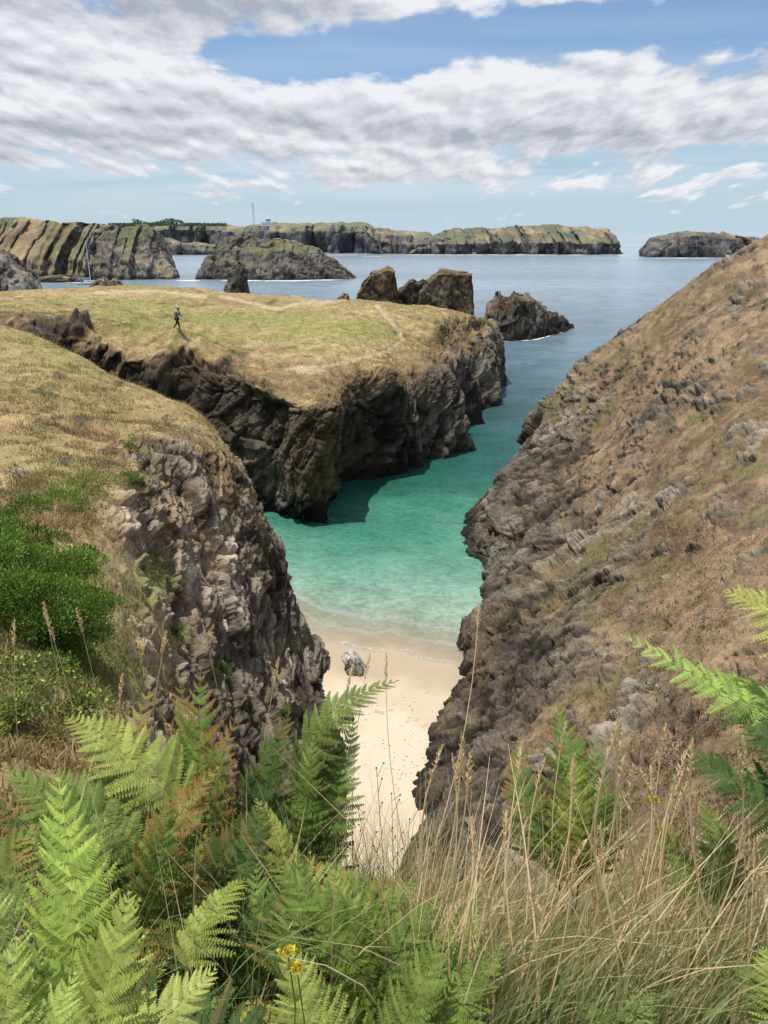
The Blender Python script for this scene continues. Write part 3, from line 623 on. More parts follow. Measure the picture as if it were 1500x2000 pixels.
# ---------------------------------------------------------------- ferns
def frond_geo(L_, Wd, npair, nj, seed, col, brown=0., droop=.5):
    r = np.random.default_rng(seed)
    ti = .08+.91*(np.arange(npair)/(npair-1))**.93
    shape = (1-ti)**.70*np.clip((ti+.16)/.30, 0, 1)+.012
    V = []; Fc = []; cc = []; o = 0
    col = np.array(col)*np.array([r.uniform(.86, 1.10), r.uniform(.92, 1.08), r.uniform(.85, 1.15)])
    for sd in (-1, 1):
        Lp = Wd*shape*r.uniform(.82, 1.12, npair); ang = np.radians(80-34*ti+r.normal(0, 5, npair))
        base = np.stack([np.zeros(npair), ti*L_, np.zeros(npair)], -1)
        dr = np.stack([sd*np.sin(ang), np.cos(ang), r.normal(.08, .17, npair)], -1)
        pr = np.stack([-sd*np.cos(ang), np.sin(ang), np.zeros(npair)], -1)
        u = (np.arange(nj)+.6)/nj
        cen = base[:, None]+dr[:, None]*(Lp[:, None]*u)[..., None]
        cen = cen+pr[:, None]*(.14*Lp[:, None]*u**2)[..., None]
        cen[..., 2] -= droop*(Lp[:, None]*u)**2/Wd*.8
        sp = Lp/nj
        lp = (np.minimum(.28*Lp, L_/npair*.95)[:, None])*(1-u**1.7)*.74+sp[:, None]*.5
        lp = lp*r.uniform(.9, 1.1, lp.shape)
        for ps in (-1, 1):
            pd = pr[:, None]*ps*.93+dr[:, None]*.38
            tw = r.normal(0, .16, (npair, nj)); pd = pd+np.stack([0*tw, 0*tw, tw-.14], -1)
            side = dr[:, None]*np.ones((1, nj, 1)); wv = (sp*.48)[:, None]*np.ones(nj)
            tip = cen+pd*lp[..., None]
            m1 = cen+pd*(lp*.55)[..., None]-side*wv[..., None]; m2 = cen+pd*(lp*.6)[..., None]+side*wv[..., None]*.9
            b1 = cen-side*wv[..., None]*.9; b2 = cen+side*wv[..., None]*.9
            Q = np.stack([b1, m1, tip, m2, b2], 2).reshape(-1, 3)
            k = npair*nj; i5 = (np.arange(k)*5)[:, None]; i1 = np.arange(k)[:, None]
            V.append(Q); Fc.append(i5+np.array([0, 1, 3, 4])+o)
            tip2 = (cen+pd*(lp*.97)[..., None]+side*(wv*.12)[..., None]).reshape(-1, 3)
            Fc.append(np.concatenate([o+i5+1, o+i5+2, o+k*5+i1, o+i5+3], 1)); V.append(tip2); o += len(Q)+k
            c = col*(r.uniform(.72, 1.25, (npair, 1, 1))*r.uniform(.86, 1.14, (npair, nj, 1)))
            bw = np.clip(brown*1.6*(u[None]**2)+brown*1.2*(ti[:, None]**3)+r.uniform(-.8, .25, (npair, 1)), 0, 1)*(brown > 0)
            c = c*(1-bw[..., None])+np.array((.34, .18, .065))*bw[..., None]
            cc.append(np.repeat(c.reshape(-1, 3), 5, 0)); cc.append(c.reshape(-1, 3))
        a = base; e = base+dr*Lp[:, None]+pr*(.14*Lp)[:, None]; e[:, 2] -= droop*Lp**2/Wd*.8; mm = base+dr*(Lp*.5)[:, None]+pr*(.035*Lp)[:, None]; mm[:, 2] -= droop*Lp**2/Wd*.2
        w = pr*.0012
        Q = np.stack([a-w, a+w, mm+w, mm-w], 1).reshape(-1, 3); V.append(Q); Fc.append((np.arange(npair)*4)[:, None]+np.arange(4)+o); o += len(Q); cc.append(np.tile(col*1.2, (len(Q), 1)))
        Q = np.stack([mm-w, mm+w, e+w*.3, e-w*.3], 1).reshape(-1, 3); V.append(Q); Fc.append((np.arange(npair)*4)[:, None]+np.arange(4)+o); o += len(Q); cc.append(np.tile(col*1.2, (len(Q), 1)))
    return np.concatenate(V), np.concatenate(Fc), np.concatenate(cc)
def place_frond(root, base, tip, Wd, col, arch=.12, brown=0., roll=0., seed=0, npair=24, nj=18, face=None, droop=.6):
    base = Vector(base); tip = Vector(tip); ax = tip-base; L_ = ax.length; y = ax.normalized()
    tocam = (Vector((0, 0, H))-(base+tip)/2).normalized()
    f = Vector(face) if face else (Vector((0, 0, 1))*.65+tocam*.65+to_sun*.3)
    z = (f-y*f.dot(y)).normalized(); x = y.cross(z)
    x, z = x*math.cos(roll)+z*math.sin(roll), z*math.cos(roll)-x*math.sin(roll)
    V, Fc, cc = frond_geo(L_, Wd, npair, nj, seed, col, brown, droop)
    s = V[:, 1]/L_; V[:, 2] += arch*L_*4*s*(1-s)
    cv = L_*.10*math.sin(seed*1.7)
    V[:, 0] += cv*np.sin(s*3.0)
    Mx = np.array([x, y, z]); Wv = V@Mx+np.array(base)
    rl = np.array(root.location)
    fo_ = mesh_from('frond', Wv-rl, Fc, M_leaf, np.clip(cc, .004, 1), parent=root)
    mb = MB(); pts = []
    gz = bank_z(root.location.x, root.location.y)
    g = Vector((root.location.x, root.location.y, min(gz, base.z)-.05)); 
    if (g-base).length > .15: pts += [g-root.location, (g*.45+base*.55)-root.location+Vector((.02, 0, 0))]
    for k in range(9):
        s = k/8; pts.append(base+y*(s*L_)+z*(arch*L_*4*s*(1-s)-.002)+x*(cv*math.sin(s*3.0))-root.location)
    nP = len(pts); mb.tube(pts, [.0036*(1-.8*i/nP) for i in range(nP)], 5, (col[0]*1.2, col[1], col[2]))
    mb.build('stem', M_leaf, fo_, True)
BR = (.39, .465, .12); MD = (.165, .240, .056); DK = (.080, .132, .034); YL = (.285, .335, .082)
fcount = [0]
def fern(label, fronds, group=None):
    b0 = D(*fronds[0]['b']); x = b0[0]; y = b0[1]
    root = empty('bracken_fern', (x, y, min(bank_z(x, y), b0[2]))); tag(root, label, 'fern', group)
    for fr in fronds:
        fcount[0] += 1
        place_frond(root, D(*fr['b']), D(*fr['t']), fr.get('w', .17), fr.get('c', MD), fr.get('a', .14), fr.get('br', 0), fr.get('r', 0), fcount[0], fr.get('n', 22), fr.get('j', 17), fr.get('f'), fr.get('d', .6))
fern('bright yellow green fern frond standing upright at the lower left edge', [dict(b=(90,2150,1.15), t=(105,1520,1.45), w=.23, c=BR, n=23, j=19), dict(b=(20,2150,1.1), t=(-60,1640,1.3), w=.20, c=BR), dict(b=(150,2150,1.2), t=(215,1600,1.5), w=.18, c=YL, br=.2)])
fern('bright green fern fanning right from the bottom left corner', [dict(b=(120,2200,1.0), t=(420,1890,1.25), w=.15, c=BR), dict(b=(100,2200,1.0), t=(250,1740,1.3), w=.16, c=YL), dict(b=(60,2250,.95), t=(40,1830,1.1), w=.15, c=BR), dict(b=(80,2250,.95), t=(150,1900,1.1), w=.14, c=BR)])
fern('tall green fern with rusty brown edges topping the left fern thicket', [dict(b=(330,1800,2.0), t=(385,1300,2.25), w=.24, c=MD, br=.65, n=24), dict(b=(360,1780,2.0), t=(460,1400,2.1), w=.19, c=MD, br=.8), dict(b=(300,1800,2.0), t=(300,1340,2.3), w=.20, c=YL, br=.4), dict(b=(300,1850,1.9), t=(190,1430,2.1), w=.19, c=YL, br=.2), dict(b=(340,1750,2.1), t=(345,1330,2.35), w=.2, c=MD, br=.5)])
fern('pale green fern arching left beneath the leafy bush', [dict(b=(400,1640,1.9), t=(130,1400,2.2), w=.20, c=YL, br=.1, a=.2), dict(b=(360,1720,1.8), t=(110,1500,2.0), w=.19, c=MD, a=.2), dict(b=(250,1800,1.7), t=(10,1500,1.9), w=.18, c=MD)])
fern('dark green fern leaning over the sand at the middle of the picture', [dict(b=(560,1760,2.0), t=(640,1370,2.3), w=.19, c=DK, br=.2), dict(b=(585,1560,2.15), t=(780,1330,2.35), w=.15, c=MD, a=.3), dict(b=(530,1750,2.0), t=(570,1390,2.2), w=.2, c=DK, br=.3), dict(b=(590,1700,2.0), t=(690,1400,2.3), w=.15, c=MD, br=.2), dict(b=(560,1720,2.0), t=(610,1440,2.15), w=.17, c=MD, br=.2)])
fern('rust tipped fern frond glowing in the middle of the left thicket', [dict(b=(300,1850,1.7), t=(430,1500,1.85), w=.17, c=YL, br=1.0), dict(b=(330,1850,1.7), t=(330,1560,1.8), w=.18, c=MD, br=.5)])
fern('green fern reaching up and left in front of the sand', [dict(b=(740,2060,1.4), t=(520,1690,1.6), w=.18, c=MD), dict(b=(730,2060,1.4), t=(650,1700,1.7), w=.17, c=YL), dict(b=(730,2080,1.4), t=(880,1740,1.6), w=.16, c=MD, br=.1)])
fern('green fern spreading right along the bottom centre edge', [dict(b=(760,2150,1.2), t=(985,1850,1.4), w=.15, c=MD), dict(b=(700,2150,1.2), t=(860,1810,1.35), w=.15, c=MD), dict(b=(680,2150,1.2), t=(560,1850,1.4), w=.16, c=YL)])
fern('long pale fern frond reaching left from the right edge', [dict(b=(1640,1470,1.9), t=(1212,1235,2.1), w=.16, c=BR, a=.10, d=.8), dict(b=(1620,1500,1.9), t=(1345,1330,2.0), w=.16, c=BR, d=.8)])
fern('topmost bright fern at the right edge above the others', [dict(b=(1650,1320,1.8), t=(1412,1155,2.0), w=.16, c=BR, a=.1)])
fern('dark green fern frond at the right edge just above the dry grass', [dict(b=(1640,1640,1.7), t=(1335,1460,1.9), w=.17, c=DK, a=.1), dict(b=(1640,1560,1.7), t=(1440,1400,1.9), w=.15, c=DK)])
fern('upright green fern rising from the dry grass against the right cliff', [dict(b=(1110,1720,2.2), t=(1085,1380,2.5), w=.21, c=MD, br=.35, r=.2), dict(b=(1130,1720,2.2), t=(1165,1440,2.4), w=.18, c=MD, br=.3), dict(b=(1090,1700,2.2), t=(1020,1440,2.5), w=.16, c=MD, br=.6, r=.3), dict(b=(1120,1740,2.15), t=(1120,1480,2.3), w=.18, c=YL, br=.3)])
fern('small green fern at the bottom right corner', [dict(b=(1560,2150,1.2), t=(1440,1880,1.4), w=.13, c=MD), dict(b=(1600,2100,1.2), t=(1490,1850,1.4), w=.13, c=YL)])
fern('low green fern half hidden in the grass at the bottom right', [dict(b=(1200,2120,1.2), t=(1280,1940,1.35), w=.10, c=MD), dict(b=(1180,2120,1.2), t=(1150,1960,1.35), w=.10, c=MD)])
fern('small shaded fern tucked behind the dry grass at right', [dict(b=(1400,1780,1.9), t=(1370,1560,2.1), w=.14, c=MD, br=.4), dict(b=(1380,1780,1.9), t=(1290,1600,2.1), w=.13, c=MD, br=.5)])
frs = []
NF = 126
for i in range(NF):
    px = random.uniform(-80, 880); py = random.uniform(1490, 1950)
    if px > 520: py = max(py, 1660+max(0, px-700)*.5)
    Y = 2.15-(py-1450)/500*.75+random.uniform(-.15, .2)
    lean = random.uniform(-260, 260)
    frs.append(dict(b=(px-lean*.7, py+random.uniform(210, 350), Y-.15), t=(px+lean*.5, py+abs(lean)*.25, Y+.1), w=random.uniform(.12, .18), c=random.choice([MD, MD, MD, DK, DK, YL, YL, BR if py > 1700 else MD]), br=random.choice([0, 0, .2, .4, .8]), r=random.uniform(-.6, .6), n=19, j=14, a=random.uniform(.08, .30), d=random.uniform(.4, 1.2)))
for i in range(0, NF, 3):
    fern('bracken fern packed into the green thicket at the lower left', frs[i:i+3], 'bracken ferns filling the lower left thicket')

# ---------------------------------------------------------------- seed stalks
ST = (.82, .65, .39)
def stalk(b, t, label, hl=.09, bend=.06, group=None, col=ST, th=1.0):
    b = Vector(D(*b)); t = Vector(D(*t)); gz = bank_z(b.x, b.y); b.z = min(b.z, gz) if b.z > gz+.6 else b.z
    root = empty('seed_stalk', b); tag(root, label, 'grass stalk', group)
    L_ = (t-b).length; dv = (t-b).normalized(); sd = dv.cross(Vector((0, 1, 0))).normalized()*(1 if random.random() < .5 else -1)
    pt = lambda s: (t-b)*s+sd*(bend*L_*(4*s*(1-s)))*.6
    mb = MB(); mb.tube([pt(k/6) for k in range(7)], [(.0022-.001*k/6)*th for k in range(7)], 4, col); mb.build('stem', M_dry, root)
    mb = MB(); s0 = 1-hl/L_
    for k in range(34):
        s = s0+(1-s0)*k/33; c = pt(s); a = random.uniform(0, 6.28); w = .0065*math.sin(math.pi*(.12+.83*k/33))+.0015
        o_ = Vector((math.cos(a), math.sin(a)*.8, 0)); e = c+dv*.013+o_*w*1.4
        n_ = dv.cross(o_).normalized()*.0026
        mb.add([c, c+(e-c)*.5+n_+o_*.001, e, c+(e-c)*.5-n_], [(0, 1, 2, 3)], tuple(x*random.uniform(.8, 1.15) for x in col))
        mb.add([c, c+(e-c)*.5+dv*.001+o_*.003, e, c+(e-c)*.5-o_*.002], [(0, 1, 2, 3)], tuple(x*random.uniform(.7, 1.05) for x in col))
    mb.build('seed_head', M_dry, root)
SL = [((60,1420,2.3),(85,1180,2.5)),((130,1430,2.2),(92,1205,2.4)),((20,1380,2.2),(28,1215,2.3)),((150,1380,2.4),(150,1190,2.4)),((420,1420,2.3),(400,1235,2.4)),((470,1340,2.3),(545,1288,2.3)),((180,1420,2.2),(240,1320,2.3)),((230,1400,2.3),(325,1235,2.4)),
      ((690,1700,2.1),(722,1280,2.5)),((800,1700,2.2),(755,1280,2.5)),((640,1700,2.2),(690,1300,2.4)),((850,1650,2.2),(935,1180,2.6))]
for b_, t_ in SL: stalk(b_, t_, 'thin pale grass stalk with a seed head standing above the left and central plants', group='thin seed stalks above the left and central plants')
for i in range(80):
    px = random.uniform(830, 1490); py = random.uniform(1410, 1800); Y = random.uniform(1.3, 2.2)
    stalk((px-random.uniform(-60, 90), py+random.uniform(250, 380), Y), (px, py, Y+random.uniform(-.1, .2)), 'arching straw coloured grass stalk with a nodding seed head in the right foreground', .11, random.uniform(.03, .15), 'straw seed stalks in the right foreground', th=1.3)
for i, (bx_, tx, ty) in enumerate([(740, 700, 1580), (750, 735, 1500), (760, 765, 1550), (770, 800, 1600), (720, 690, 1650)]):
    b = Vector(D(bx_, 1850, 1.9)); t = Vector(D(tx, ty, 2.05)); root = empty('dried_flower', b); tag(root, 'thin brown dried flower stem with tiny seed heads in front of the sand', 'dried flower', 'dried flower stems before the sand')
    mb = MB(); mb.tube([(0, 0, 0), (t-b)*.5+Vector((.01, 0, 0)), t-b], [.0016, .0012, .0008], 5, (.20, .13, .08))
    tips = []
    for k in range(5):
        f = .55+.1*k; st_ = (t-b)*f; e = st_+Vector((random.uniform(-.04, .04), random.uniform(-.03, .03), random.uniform(.02, .05))); tips.append(e); mb.tube([st_, e], .0008, 4, (.20, .13, .08))
    mb.build('stem', M_dry, root)
    for e in tips+[t-b]:
        mb = MB(); mb.tube([e-Vector((0, 0, .003)), e-Vector((0, 0, .0015)), e+Vector((0, 0, .0015)), e+Vector((0, 0, .004))], [.001, .0028, .003, .001], 6, (.13, .08, .05)); mb.build('seed_head', M_dry, root)

# ---------------------------------------------------------------- shrubs
def leafcloud(clumps, nleaf, size, cols, up=.4, aspect=2.2):
    V = []; cc = []
    for (cx_, cy_, cz_, r) in clumps:
        n = max(12, int(nleaf*r*r)); d = rng.normal(0, 1, (n, 3)); d /= np.linalg.norm(d, axis=1)[:, None]; d[:, 2] = np.abs(d[:, 2])*.9+d[:, 2]*.1
        rad = r*rng.uniform(.55, 1.12, n)[:, None]; p = np.array([cx_, cy_, cz_])+d*rad*[1, 1, .95]
        ax = d+rng.normal(0, .55, (n, 3))+[0, 0, up]; ax /= np.linalg.norm(ax, axis=1)[:, None]
        sd_ = np.cross(ax, rng.normal(0, 1, (n, 3))); sd_ /= np.linalg.norm(sd_, axis=1)[:, None]
        s = size*rng.uniform(.6, 1.3, n)[:, None]
        V.append(np.stack([p, p+ax*s*.5+sd_*s/aspect*.5, p+ax*s, p+ax*s*.5-sd_*s/aspect*.5], 1).reshape(-1, 3))
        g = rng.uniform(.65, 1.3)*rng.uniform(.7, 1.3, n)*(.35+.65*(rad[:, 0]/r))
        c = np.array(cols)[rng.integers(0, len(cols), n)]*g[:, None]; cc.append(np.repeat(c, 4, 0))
    V = np.concatenate(V); return V, np.arange(len(V)).reshape(-1, 4), np.concatenate(cc)
def shrub(name, px, py, data, rx, h, ncl, size, cols, label, cat, group=None, nleaf=2500, flowers=0, fcol=(.62, .56, .12)):
    p, nn = pick(px, py, data)
    root = empty(name, p); tag(root, label, cat, group)
    cl = [(random.gauss(0, rx*.45), random.gauss(0, rx*.35), random.uniform(.1, .75)*h, random.uniform(.22, .42)*rx) for _ in range(ncl)]
    V, Fc, cc = leafcloud(cl, nleaf/(rx*rx), size, cols)
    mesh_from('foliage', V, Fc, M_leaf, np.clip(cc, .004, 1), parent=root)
    mb = MB()
    for c in cl[:8]: mb.tube([(0, 0, -.1), (c[0]*.5, c[1]*.5, c[2]*.5), c[:3]], [.02*h+.005, .012*h+.003, .006*h+.002], 5, (.10, .07, .04))
    mb.build('stem', M_dry, root)
    if flowers:
        V, Fc, cc = leafcloud([(c[0], c[1], c[2]+.02, c[3]*1.1) for c in cl], flowers/(ncl*(rx*.32)**2), size*.8, [fcol], .2, 1.1)
        tag(mesh_from('flower', V, Fc, M_leaf, cc, parent=root), kind='stuff')
SG = [(.145, .25, .045), (.10, .18, .03), (.19, .30, .055), (.26, .37, .08)]
p, _ = pick(60, 1230, left)
root = empty('leafy_shrub', p); tag(root, 'big bright green leafy bush on the left edge below the bluff', 'bush')
cl = [(random.uniform(-2.2, .95), random.gauss(.1, .6), random.uniform(-.55, 1.5), random.uniform(.16, .40)) for _ in range(210)]
cl = [c for c in cl if c[2] < 1.75-max(0, c[0])*1.1]
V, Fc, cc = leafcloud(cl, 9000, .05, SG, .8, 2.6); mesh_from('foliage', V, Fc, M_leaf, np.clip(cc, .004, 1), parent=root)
mb = MB()
for c in cl[:14]: mb.tube([(c[0]*.6, .3, -.5), (c[0]*.8, .3+c[1]*.3, c[2]*.4-.2), (c[0], c[1]+.15, c[2])], [.03, .02, .01], 6, (.12, .09, .06))
mb.build('stem', M_dry, root)
YG = [(.17, .24, .07), (.24, .30, .09)]; GG = [(.18, .28, .06), (.13, .22, .045)]
for i, (px, py, rx, h, fl, lab) in enumerate([(175, 950, .7, .45, 120, 'yellow flowering bush above the leafy bush on the left bluff'), (150, 1000, .5, .4, 70, 'small yellow flowering plant just above the green leafy bush'), (255, 880, .45, .65, 0, 'small bright green plant at the brink of the left bluff'), (262, 945, .4, .4, 0, 'small green plant below the brink of the left bluff'),
      (60, 1340, .5, .25, 24, 'yellow dotted low plant under the leafy bush at left edge'), (150, 1400, .45, .22, 20, 'yellow dotted low plant beside the pale arching fern'), (20, 1420, .4, .22, 20, 'yellow dotted plant at the left edge above the ferns'), (350, 1240, .4, .2, 0, 'green cushion plant hanging on the left cliff face'), (440, 1310, .4, .2, 0, 'green cushion plant low on the left cliff face'), (300, 1130, .45, .3, 0, 'mossy yellow green cushion on the left cliff face'), (560, 1395, .3, .25, 0, 'small green tuft at the foot of the left cliff above the sand')]):
    shrub('flowering_shrub' if fl else 'cushion_plant', px, py, left, rx, h, 12, .05, YG if fl else ([(.18, .18, .06)] if 'mossy' in lab else GG), lab, 'plant', flowers=fl, nleaf=900)
for i, (px, py) in enumerate([(95, 768), (118, 735), (112, 828), (156, 822), (238, 750), (325, 825), (215, 882), (60, 640), (12, 968), (160, 640), (280, 905), (190, 915), (300, 870), (370, 850), (130, 905), (40, 930)]):
    shrub('heath_clump', px, py, left if py > 660 else head, random.uniform(.4, .65), .35, 8, .06, [(.22, .22, .19), (.16, .15, .13), (.30, .31, .26)], 'low grey green heath clump on the grassy slope at left', 'plant', 'grey heath clumps on the left slopes', nleaf=350)
for i, (px, py) in enumerate([(1245, 1340), (1300, 1358), (1290, 1500), (1375, 1222), (1240, 980), (1350, 560), (1480, 720), (1330, 1480)]):
    shrub('silvery_clump', px, py, right, random.uniform(.25, .4), .25, 6, .05, [(.5, .5, .46), (.3, .32, .25)], 'small silvery white plant clump on the brown right slope', 'plant', 'silvery clumps on the right slope', nleaf=260)
for i, (px, py) in enumerate([(1370, 820), (1080, 1140), (1430, 690), (1490, 590), (1200, 1400), (900, 1430)]):
    shrub('cushion_plant', px, py, right, random.uniform(.35, .65), .28, 8, .05, [(.15, .19, .055), (.20, .21, .08)], 'low green cushion plant growing on the right slope', 'plant', 'green cushions on the right slope', nleaf=450)
for i, (px, py, Y, lab) in enumerate([(580, 1895, 1.3, 'yellow flower head low among the ferns at the bottom centre'), (562, 1862, 1.35, 'small yellow flower just above another at the bottom centre'), (1275, 1565, 1.9, 'yellow flower cluster in the dry grass at right')]):
    t = Vector(D(px, py, Y-.12)); root = empty('yellow_flower', t); tag(root, lab, 'flower')
    mb = MB(); mb.tube([(0, 0, -.35), (.01, 0, -.15), (0, 0, 0)], .0015, 5, (.15, .22, .06)); mb.build('stem', M_leaf, root)
    V, Fc, cc = leafcloud([(0, 0, 0, .009), (.010, 0, .003, .007), (-.009, .004, 0, .007)], 5e5, .009, [(.7, .58, .06)], .5, 1.3); tag(mesh_from('petal', V, Fc, M_leaf, cc, parent=root), kind='stuff')

# ---------------------------------------------------------------- beach rocks
def boulder(px, py, sx_, sy_, sz_, seed, label, name='boulder', light=1.3, br=1.5, tilt=0., s=.7, grey=0.):
    c = np.array(G(px, py, .3)); n1_, n2_ = 110, 70
    a = np.linspace(0, 2*np.pi, n1_); t = np.linspace(-.5*np.pi, .5*np.pi, n2_); A_, T_ = np.meshgrid(a, t, indexing='ij')
    ca, sa, cb, sb = np.cos(A_), np.sin(A_), np.cos(T_), np.sin(T_)
    sg = lambda v: np.sign(v)*np.abs(v)**.6
    P = np.stack([sg(ca)*sg(cb)*sx_, sg(sa)*sg(cb)*sy_, sg(sb)*sz_], -1); Nn = np.stack([ca*cb, sa*cb, sb], -1)
    ct_, st_ = math.cos(tilt), math.sin(tilt); R = np.array([[ct_, 0, st_], [0, 1, 0], [-st_, 0, ct_]]); P = P@R.T; Nn = Nn@R.T
    d, ck, f2, f3 = rock_disp(P+c, s, seed, .2, (.1, .7, .5, .3, .12, .1)); Q = P+Nn*(d*.55)[..., None]; Q[-1] = Q[0]
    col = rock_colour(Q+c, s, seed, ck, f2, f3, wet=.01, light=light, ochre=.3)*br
    if grey: col = col*(1-grey)+np.array((.42, .40, .37))*grey*(.5+.5*ck)[..., None]
    o = mesh_from(name, Q+c, gfaces(n1_, n2_, False), M_near, np.clip(col, .01, 1), loc=c); tag(o, label, 'rock'); return o
boulder(694, 1303, .46, .6, .80, 501, 'flaky grey boulder standing alone on the sand', light=1.9, br=1.6, tilt=-.55, grey=.4, s=.55)
boulder(672, 1405, .4, .5, .35, 502, 'dark rock on the sand against the left cliff foot', light=.5, br=.8)
boulder(912, 1250, .45, .5, .5, 503, 'dark brown rock at the water edge by the right cliff', light=.3, br=.7)
V = []; Fc = []; cc = []; k = 0
for i in range(420):
    px = random.gauss(760, 55); py = random.choice([random.gauss(1500, 25), random.uniform(1330, 1620), random.gauss(1400, 30)])
    x, y, z = G(px, py, .42); x += random.gauss(0, .1); z = float(-(y-shoreY(x))*.055) if y-shoreY(x) > -6 else float(.33+(-(y-shoreY(x))-6)*.03)
    r = random.choice([.015, .02, .03, .05])
    pts = [(x+r*math.cos(q_)*random.uniform(.7, 1.2), y+r*math.sin(q_)*random.uniform(.7, 1.2), z-.005) for q_ in (0, 1.57, 3.14, 4.71)]+[(x, y, z+r*.7)]
    V += pts
    for q_ in range(4): Fc.append((k+q_, k+(q_+1) % 4, k+4))
    k += 5; g = random.uniform(.12, .4); cc += [(g, g*.9, g*.8)]*5
tag(mesh_from('pebble', V, Fc, M_cloth, np.array(cc)), 'scattered pebbles and seaweed bits on the sand', 'pebbles', kind='stuff')

# ---------------------------------------------------------------- light + sky
sun = bpy.data.lights.new('sun', 'SUN'); sun.energy = 5.0; sun.angle = math.radians(.5); sun.color = (1, .96, .88)
so = bpy.data.objects.new('sun', sun); C.objects.link(so); so.rotation_euler = (-to_sun).to_track_quat('-Z', 'Y').to_euler()
w = bpy.data.worlds.new('World'); bpy.context.scene.world = w; w.use_nodes = True; nt = w.node_tree; N = nt.nodes; L = nt.links; N.clear()
out = N.new('ShaderNodeOutputWorld'); bg = N.new('ShaderNodeBackground'); L.new(bg.outputs[0], out.inputs[0]); bg.inputs[1].default_value = .145
sky = N.new('ShaderNodeTexSky'); sky.sky_type = 'NISHITA'; sky.sun_disc = False
sky.sun_elevation = math.asin(to_sun.z); sky.sun_rotation = math.atan2(to_sun.x, to_sun.y); sky.air_density = 1.0; sky.dust_density = .6; sky.ozone_density = 2.0
tc = N.new('ShaderNodeTexCoord'); sp = N.new('ShaderNodeSeparateXYZ'); L.new(tc.outputs['Generated'], sp.inputs[0])
x_, y_, z_ = sp.outputs
yy = MT('MAXIMUM', MT('ABSOLUTE', y_), .15)
U = MT('DIVIDE', x_, yy); Vv = MT('DIVIDE', z_, yy)
den = MT('ADD', MT('MAXIMUM', Vv, 0), .16)
cu = N.new('ShaderNodeCombineXYZ'); L.new(MT('DIVIDE', U, den), cu.inputs[0]); L.new(MT('MULTIPLY', MT('LOGARITHM', den, math.e), -3.6), cu.inputs[1])
def cn(scale, detail, rough, off=(0, 0, 0), sc=(1, 1, 1), dist=.15):
    mp = N.new('ShaderNodeMapping'); mp.inputs['Location'].default_value = off; mp.inputs['Scale'].default_value = sc; L.new(cu.outputs[0], mp.inputs[0])
    n = N.new('ShaderNodeTexNoise'); n.inputs['Scale'].default_value = scale; n.inputs['Detail'].default_value = detail; n.inputs['Roughness'].default_value = rough; n.inputs['Distortion'].default_value = dist; L.new(mp.outputs[0], n.inputs['Vector']); return n.outputs[0]
def ga(u0, v0, su, sv, amp):
    a = MT('DIVIDE', MT('SUBTRACT', U, u0), su); b_ = MT('DIVIDE', MT('SUBTRACT', Vv, v0), sv)
    return MT('MULTIPLY', MT('EXPONENT', MT('MULTIPLY', MT('ADD', MT('MULTIPLY', a, a), MT('MULTIPLY', b_, b_)), -1.0)), amp)
acc = None
for g in [(-.36, .215, .21, .06, .56), (-.20, .120, .60, .038, .52), (.28, .152, .27, .036, .54), (.08, .254, .30, .016, .36), (-.12, .190, .13, .015, -.46), (.12, .208, .19, .014, -.48), (.36, .228, .2, .016, -.40), (.05, .066, .45, .015, .18), (0, .0, 3, .030, -.40), (-.38, .05, .15, .02, -.22), (.45, .088, .12, .010, -.12)]:
    v = ga(*g); acc = v if acc is None else MT('ADD', acc, v)
bias = MT('MULTIPLY_ADD', MT('MULTIPLY_ADD', Vv, 2.0, -.6, clamp=True), .16, -.07)
SCL = (2.3, 1.25, 1)
def dens(off, det=11):
    n = cn(1.3, det, .565, off, SCL, .1); return MT('ADD', MT('MULTIPLY', MT('SUBTRACT', n, .5), 2.1), MT('ADD', acc, bias))
d0 = dens((3.1, 1.7, 0)); d1 = dens((3.1+.06, 1.7-.13, 0))
mr = N.new('ShaderNodeMapRange'); mr.interpolation_type = 'SMOOTHSTEP'; mr.inputs[1].default_value = -.06; mr.inputs[2].default_value = .20; L.new(d0, mr.inputs[0])
sh1 = cn(1.0, 4, .45, (7.7, 2.2, 0), (1.3, 1.3, 1), .1)
lit = N.new('ShaderNodeMapRange'); lit.inputs[1].default_value = -.46; lit.inputs[2].default_value = .18
base_g = MT('ADD', ga(-.3, .095, .5, .028, -.18), MT('ADD', ga(-.30, .235, .2, .03, -.20), MT('ADD', ga(.3, .11, .3, .02, -.12), ga(.15, .165, .6, .03, .16))))
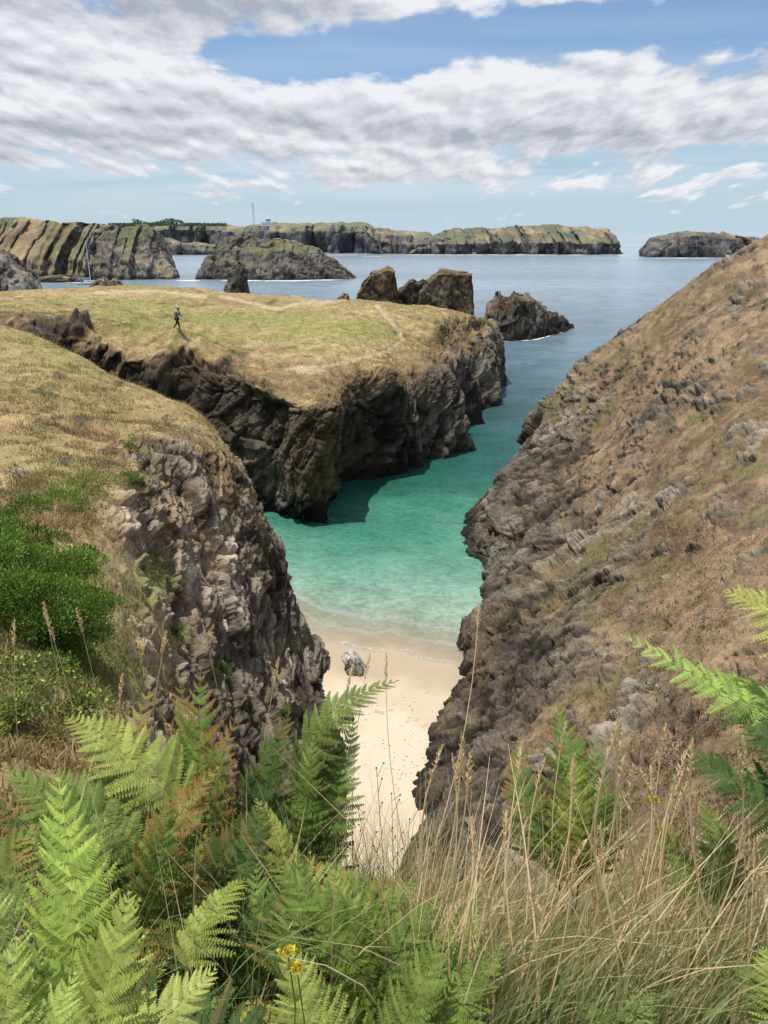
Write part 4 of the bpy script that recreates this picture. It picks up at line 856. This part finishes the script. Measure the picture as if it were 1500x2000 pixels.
L.new(MT('ADD', base_g, MT('SUBTRACT', MT('SUBTRACT', MT('MULTIPLY', MT('SUBTRACT', d0, d1), 1.2), MT('MULTIPLY', MT('SUBTRACT', d0, .25), .22)), MT('MULTIPLY', MT('SUBTRACT', sh1, .47), .8))), lit.inputs[0])
cc_ = N.new('ShaderNodeMix'); cc_.data_type = 'RGBA'; L.new(lit.outputs[0], cc_.inputs[0]); cc_.inputs[6].default_value = (2.9, 3.1, 3.5, 1); cc_.inputs[7].default_value = (6.1, 6.2, 6.4, 1)
tint = N.new('ShaderNodeMix'); tint.data_type = 'RGBA'; tint.blend_type = 'MULTIPLY'; tint.inputs[0].default_value = 1; L.new(sky.outputs[0], tint.inputs[6]); tint.inputs[7].default_value = (.56, .69, .84, 1)
hz = N.new('ShaderNodeMix'); hz.data_type = 'RGBA'; L.new(MT('MULTIPLY', MT('EXPONENT', MT('MULTIPLY', MT('MAXIMUM', Vv, 0), -11.0)), .94), hz.inputs[0]); L.new(tint.outputs[2], hz.inputs[6]); hz.inputs[7].default_value = (3.7, 4.75, 5.55, 1)
vl = cn(1.1, 8, .5, (1.2, 9.2, 0), (.6, 2.2, 1), .4)
vf = MT('MULTIPLY', MT('MULTIPLY_ADD', vl, 2.6, -.85, clamp=True), MT('ADD', ga(0, .075, .6, .045, .85), ga(.1, .2, .6, .08, .3)), clamp=True)
vm = N.new('ShaderNodeMix'); vm.data_type = 'RGBA'; L.new(vf, vm.inputs[0]); L.new(hz.outputs[2], vm.inputs[6]); vm.inputs[7].default_value = (5.2, 5.6, 6.0, 1)
fm = N.new('ShaderNodeMix'); fm.data_type = 'RGBA'; L.new(MT('MULTIPLY', mr.outputs[0], .95), fm.inputs[0]); L.new(vm.outputs[2], fm.inputs[6]); L.new(cc_.outputs[2], fm.inputs[7])
L.new(fm.outputs[2], bg.inputs[0])
sc_ = bpy.context.scene
sc_.view_settings.view_transform = 'Standard'; sc_.view_settings.look = 'None'; sc_.view_settings.exposure = 0
